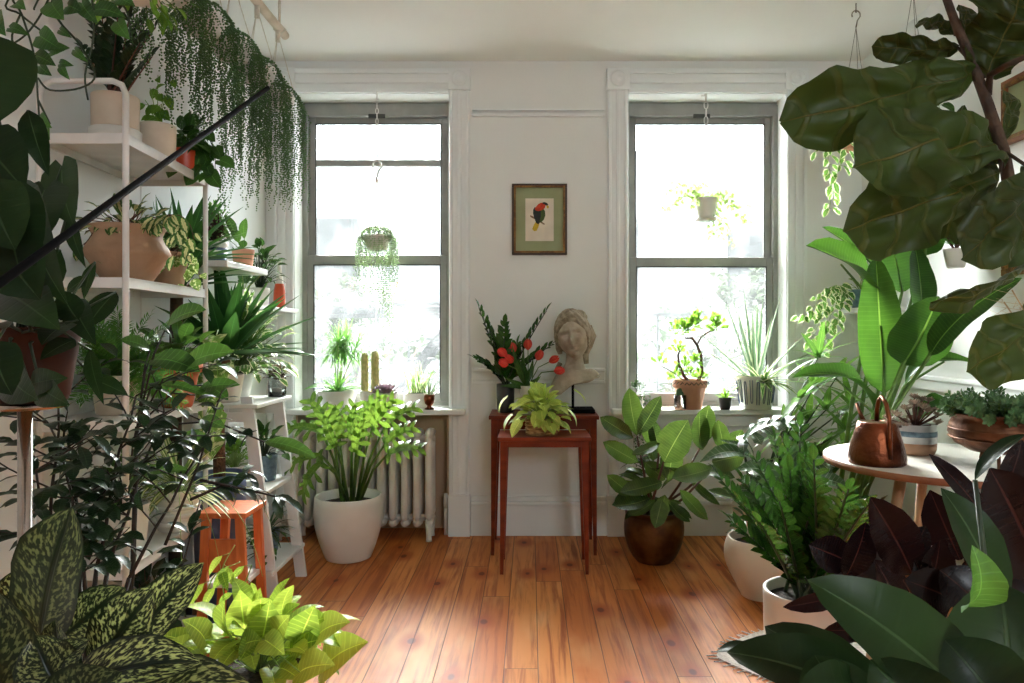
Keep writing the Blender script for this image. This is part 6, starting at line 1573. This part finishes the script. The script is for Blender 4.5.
# ------------------------------------------------------------------ pothos vines hanging at the top left
c = V((-1.05, 1.62, 2.15)); r = thing('hanging_pothos', c, 'pothos with looping bare vines hanging at the top left corner', 'hanging plant')
m = MB(); m.lathe(pot_prof(.09, .06, .12), c, 28); m.build('pot', 'white_cer', r)
m = MB()
for a in (.5, 2.6, 4.7): m.tube([c + V((math.cos(a) * .088, math.sin(a) * .088, .12)), V((c.x, c.y, ZC))], .0015, seg=4)
m.build('cord', 'rope', r)
mf, ms = MB(), MB(); Yp = 1.6
def pv(pts, Y=Yp, rr=.0028): 
    vine(MB(), ms, [G(x, y, Y) for x, y in pts], 9, .05, .04, 'heart', rnd, rr, 4)
st_ = (70, -60)
for p in ([st_, (48, 0), (30, 30), (12, 44), (-5, 47)], [st_, (15, -10), (22, 15), (34, 55), (38, 100), (40, 130)], [st_, (52, 0), (60, 22), (80, 45), (95, 75), (80, 88), (50, 90), (38, 78)], [st_, (92, 0), (93, 40), (85, 75), (88, 100)], [st_, (38, 0), (34, 10)], [(20, 15), (12, 40), (30, 58), (36, 55)], [st_, (8, 0), (20, 14), (40, 30)], [st_, (115, -5), (128, 15), (130, 40)], [(38, 100), (44, 112), (50, 124)]):
    pv(p)
PL = [((52, 2), (64, 20), .055, (0, -1, 0)), ((68, 6), (82, 12), .045, (0, -1, 0)), ((95, 10), (126, 18), .042, (0, -1, .3)), ((16, 4), (26, 10), .03, (0, -1, .3)), ((40, 36), (62, 50), .05, (0, -1, 0)), ((36, 56), (56, 66), .035, (0, -1, .2)), ((50, 52), (70, 48), .03, (0, -1, 0)), ((62, 66), (70, 80), .02, (0, -1, 0)), ((10, 28), (30, 36), .025, (0, -1, .2)),
      ((82, 3), (98, 24), .035, (0, -1, 0)), ((46, 128), (50, 140), .03, (0, -1, 0)), ((40, 118), (52, 128), .028, (0, -1, 0)), ((60, 30), (72, 38), .018, (0, -1, 0)), ((75, 50), (88, 62), .02, (0, -1, 0)), ((40, 66), (52, 76), .028, (0, -1, 0)), ((-4, 15), (6, 36), .04, (0, -1, 0)), ((115, 0), (135, 6), .04, (0, -1, .3)), ((118, 22), (130, 40), .035, (0, -1, 0)), ((60, 64), (74, 66), .018, (0, -1, 0))]
for (b_, t_, w_, n_) in PL: leaf(mf, G(*b_, Yp), G(*t_, Yp - .03), n_, w_ * 1.1, 'heart', .12, .15, 7, 2, lobe=.12)
bush(mf, ms, c + V((0, 0, .1)), c + V((0, 0, .12)), (.16, .14, .1), 30, .08, .06, 'heart', rnd, .6, lobe=.15)
fin(r, mf, 'lf_heart', ms, 'stem_dark')

# ------------------------------------------------------------------ twiggy shrub in front of the shelves
c = V((-1.0, 1.58, 0)); r, top = potted('twiggy_ficus', c, 'twiggy shrub with small dark glossy leaves in front of the shelving unit', 'potted plant', 'dark_pot', .13, .1, .26)
mf, ms = MB(), MB()
def branch(p, d, L, rr, depth, lw=1.0):
    pts = [V(p)]; dd = V(d).normalized(); n = 6
    for i in range(n):
        dd = (dd + V((rnd.uniform(-.16, .16), rnd.uniform(-.12, .12), rnd.uniform(-.1, .08)))).normalized(); pts.append(pts[-1] + dd * L / n)
    ms.tube(pts, rr, rr * .5, 5)
    if depth > 0:
        for i in range(1, n + 1):
            for q in range(1 if rnd.random() < .55 else 2):
                o = V((rnd.uniform(-1, 1), rnd.uniform(-.7, .5), rnd.uniform(-.25, .5))).normalized(); branch(pts[i], dd * .5 + o, L * rnd.uniform(.3, .5), rr * .5, depth - 1)
    else:
        for i in range(1, n + 1):
            for q in range(1):
                o = V((rnd.uniform(-1, 1), rnd.uniform(-.8, .3), rnd.uniform(-.5, .3)))
                outleaf(mf, pts[i], dd * .6 + o, .055, .027, 'ellip', rnd, .3, 4, cup=.2)
for (px, py, Y) in ((60, 400, 1.6), (95, 415, 1.7), (125, 395, 1.75), (150, 410, 1.8), (190, 430, 1.85), (80, 450, 1.55), (50, 460, 1.5)):
    tip = G(px, py, Y); b0 = top + V((rnd.uniform(-.03, .03), rnd.uniform(-.03, .03), 0)); b0b = b0.lerp(tip, .45) + V((0, 0, .06)); ms.tube([b0, b0b], .006, .005, 6)
    branch(b0b, tip - b0b, (tip - b0b).length, .0045, 1)
for (b_, t_) in (((165, 545), (222, 390)), ((160, 620), (200, 500)), ((200, 480), (290, 500)), ((190, 500), (250, 470))):
    p, e = G(*b_, 1.75), G(*t_, 1.85); ms.tube([p, p.lerp(e, .5) + V((.01, 0, 0)), e], .004, .002, 5)
    for k in range(12):
        q = rnd.uniform(.3, 1); o = V((rnd.uniform(-1, 1), rnd.uniform(-.8, .3), rnd.uniform(-.5, .3))); outleaf(mf, p.lerp(e, q), (e - p).normalized() * .6 + o, .06, .026, 'ellip', rnd, .3, 4)
fin(r, mf, 'lf_dark', ms, 'bark_dark')
# long leathery leaves reaching right
c = V((-1.09, 1.92, 0)); r, top = potted('long_leaf_plant', c, 'stiff dark green plant whose long pointed leaves reach toward the radiator', 'potted plant', 'cream_cer', .11, .09, .22)
mf, ms = MB(), MB(); hub = V((-1.08, 1.98, .92))
for (bx_, by_, tx, ty, w_) in ((265, 442, 316, 458, .045), (200, 540, 275, 562, .0), (150, 360, 200, 372, .08), (190, 340, 232, 330, .0), (165, 330, 206, 310, .08), (180, 372, 234, 352, .09), (195, 395, 240, 385, .05), (205, 385, 228, 400, .05), (160, 385, 215, 400, .03), (150, 350, 120, 340, .05), (178, 440, 212, 442, .05), (200, 420, 225, 428, .04), (130, 480, 190, 470, .04)):
    if w_ <= 0: continue
    b = G(bx_, by_, 2.0); e = G(tx, ty, 1.95); leaf(mf, b, e, V((rnd.uniform(-.3, .3), -.8, .8)), w_, 'ellip', .12, .2, 9, 2); ms.tube([hub, hub.lerp(b, .6) + V((0, 0, .04)), b], .003, .0025, 5)
ms.tube([top, top.lerp(hub, .5) + V((.01, 0, 0)), hub], .008, .006, 8)
fin(r, mf, 'lf_mid', ms, 'bark_dark')

# ------------------------------------------------------------------ dieffenbachia, near left corner
c = V((-.70, .98, 0)); r, top = potted('dieffenbachia', c, 'cream-speckled dieffenbachia with big leaves in the bottom left corner', 'potted plant', 'beige_clay', .125, .1, .25)
mf, ms = MB(), MB()
DL = [((40, 640), (72, 508), 1.15, 1.1, .135, (-.1, -1, .15), .04), ((130, 650), (204, 563), 1.2, 1.2, .085, (.1, -1, .5), .1), ((95, 672), (155, 588), 1.1, 1.08, .10, (.1, -1, .35), .06), ((5, 720), (-5, 590), 1.0, 1.0, .12, (.2, -1, .2), .06), ((70, 700), (35, 636), 1.0, 1.0, .09, (0, -1, .6), .1), ((60, 705), (200, 662), 1.02, 1.0, .10, (0, -.7, 1), .16),
      ((60, 640), (125, 588), 1.15, 1.15, .08, (.1, -1, .3), .05), ((90, 740), (255, 690), 1.0, 1.0, .12, (0, -.6, 1), .16), ((30, 690), (90, 640), 1.02, 1.0, .06, (0, -1, .4), .1), ((20, 700), (-20, 650), 1.0, 1.0, .1, (.2, -1, .4), .1), ((75, 690), (55, 620), 1.08, 1.05, .08, (-.2, -1, .2), .05), ((50, 740), (120, 672), .98, .98, .12, (0, -1, .5), .1), ((15, 640), (38, 560), 1.2, 1.2, .1, (.2, -1, .1), .05)]
for i, (b_, t_, yb_, yt, w_, n_, bow) in enumerate(DL):
    b = G(*b_, yb_); e = G(*t_, yt); leaf(mf, b, e, n_, w_, 'ellip', bow, .18, 14, 3, wav=.03, wf=1.7, seed=i)
    ms.tube([top + V((rnd.uniform(-.03, .03), rnd.uniform(-.03, .03), 0)), top.lerp(b, .7) + V((0, 0, .03)), b], .007, .004, 6)
fin(r, mf, 'lf_dieff', ms, 'stem')

# ------------------------------------------------------------------ lime philodendron on the floor
c = V((-.80, 2.13, 0)); r, top = potted('lime_philodendron', c, 'bright lime heart-leaf philodendron on the floor at the lower left', 'potted plant', 'white_cer', .14, .11, .20)
mf, ms = MB(), MB()
NE = [(368, 642, 325, 668), (320, 640, 290, 655), (315, 605, 300, 640), (350, 622, 318, 636), (285, 655, 265, 640), (262, 640, 240, 650), (300, 680, 280, 668), (225, 600, 232, 635), (207, 622, 225, 645), (182, 620, 205, 640), (170, 640, 200, 655), (240, 590, 245, 630), (270, 600, 262, 640), (328, 618, 300, 632), (240, 660, 255, 640), (220, 670, 235, 650), (190, 655, 215, 650), (255, 670, 250, 645), (160, 635, 190, 645), (290, 615, 275, 640), (300, 650, 275, 650), (335, 665, 300, 672)]
for (tx, ty, bx_, by_) in NE:
    Y = rnd.uniform(1.95, 2.2); b = G(bx_, by_, Y); e = G(tx, ty, Y - .06); L = (e - b).length
    leaf(mf, b, e, V((rnd.uniform(-.5, .5), -.8, .9)), max(.055, L * .75), 'heart', .12, .2, 9, 2, lobe=.15); ms.tube([top, top.lerp(b, .5) + V((0, 0, .05)), b], .003, .002, 5)
bush(mf, ms, top, top + V((0, 0, .05)), (.24, .17, .14), 44, .10, .07, 'heart', rnd, .6, (0, 85), lobe=.15, nl=6)
for p in ([(225, 600), (222, 570), (235, 545)], [(232, 610), (242, 590), (252, 565)], [(205, 600), (215, 575), (240, 562)]): vine(mf, ms, [G(x, y, 2.2) for x, y in p], .05, .075, .03, 'ovate', rnd, .002, 5)
fin(r, mf, 'lf_golden', ms, 'stem_pale')
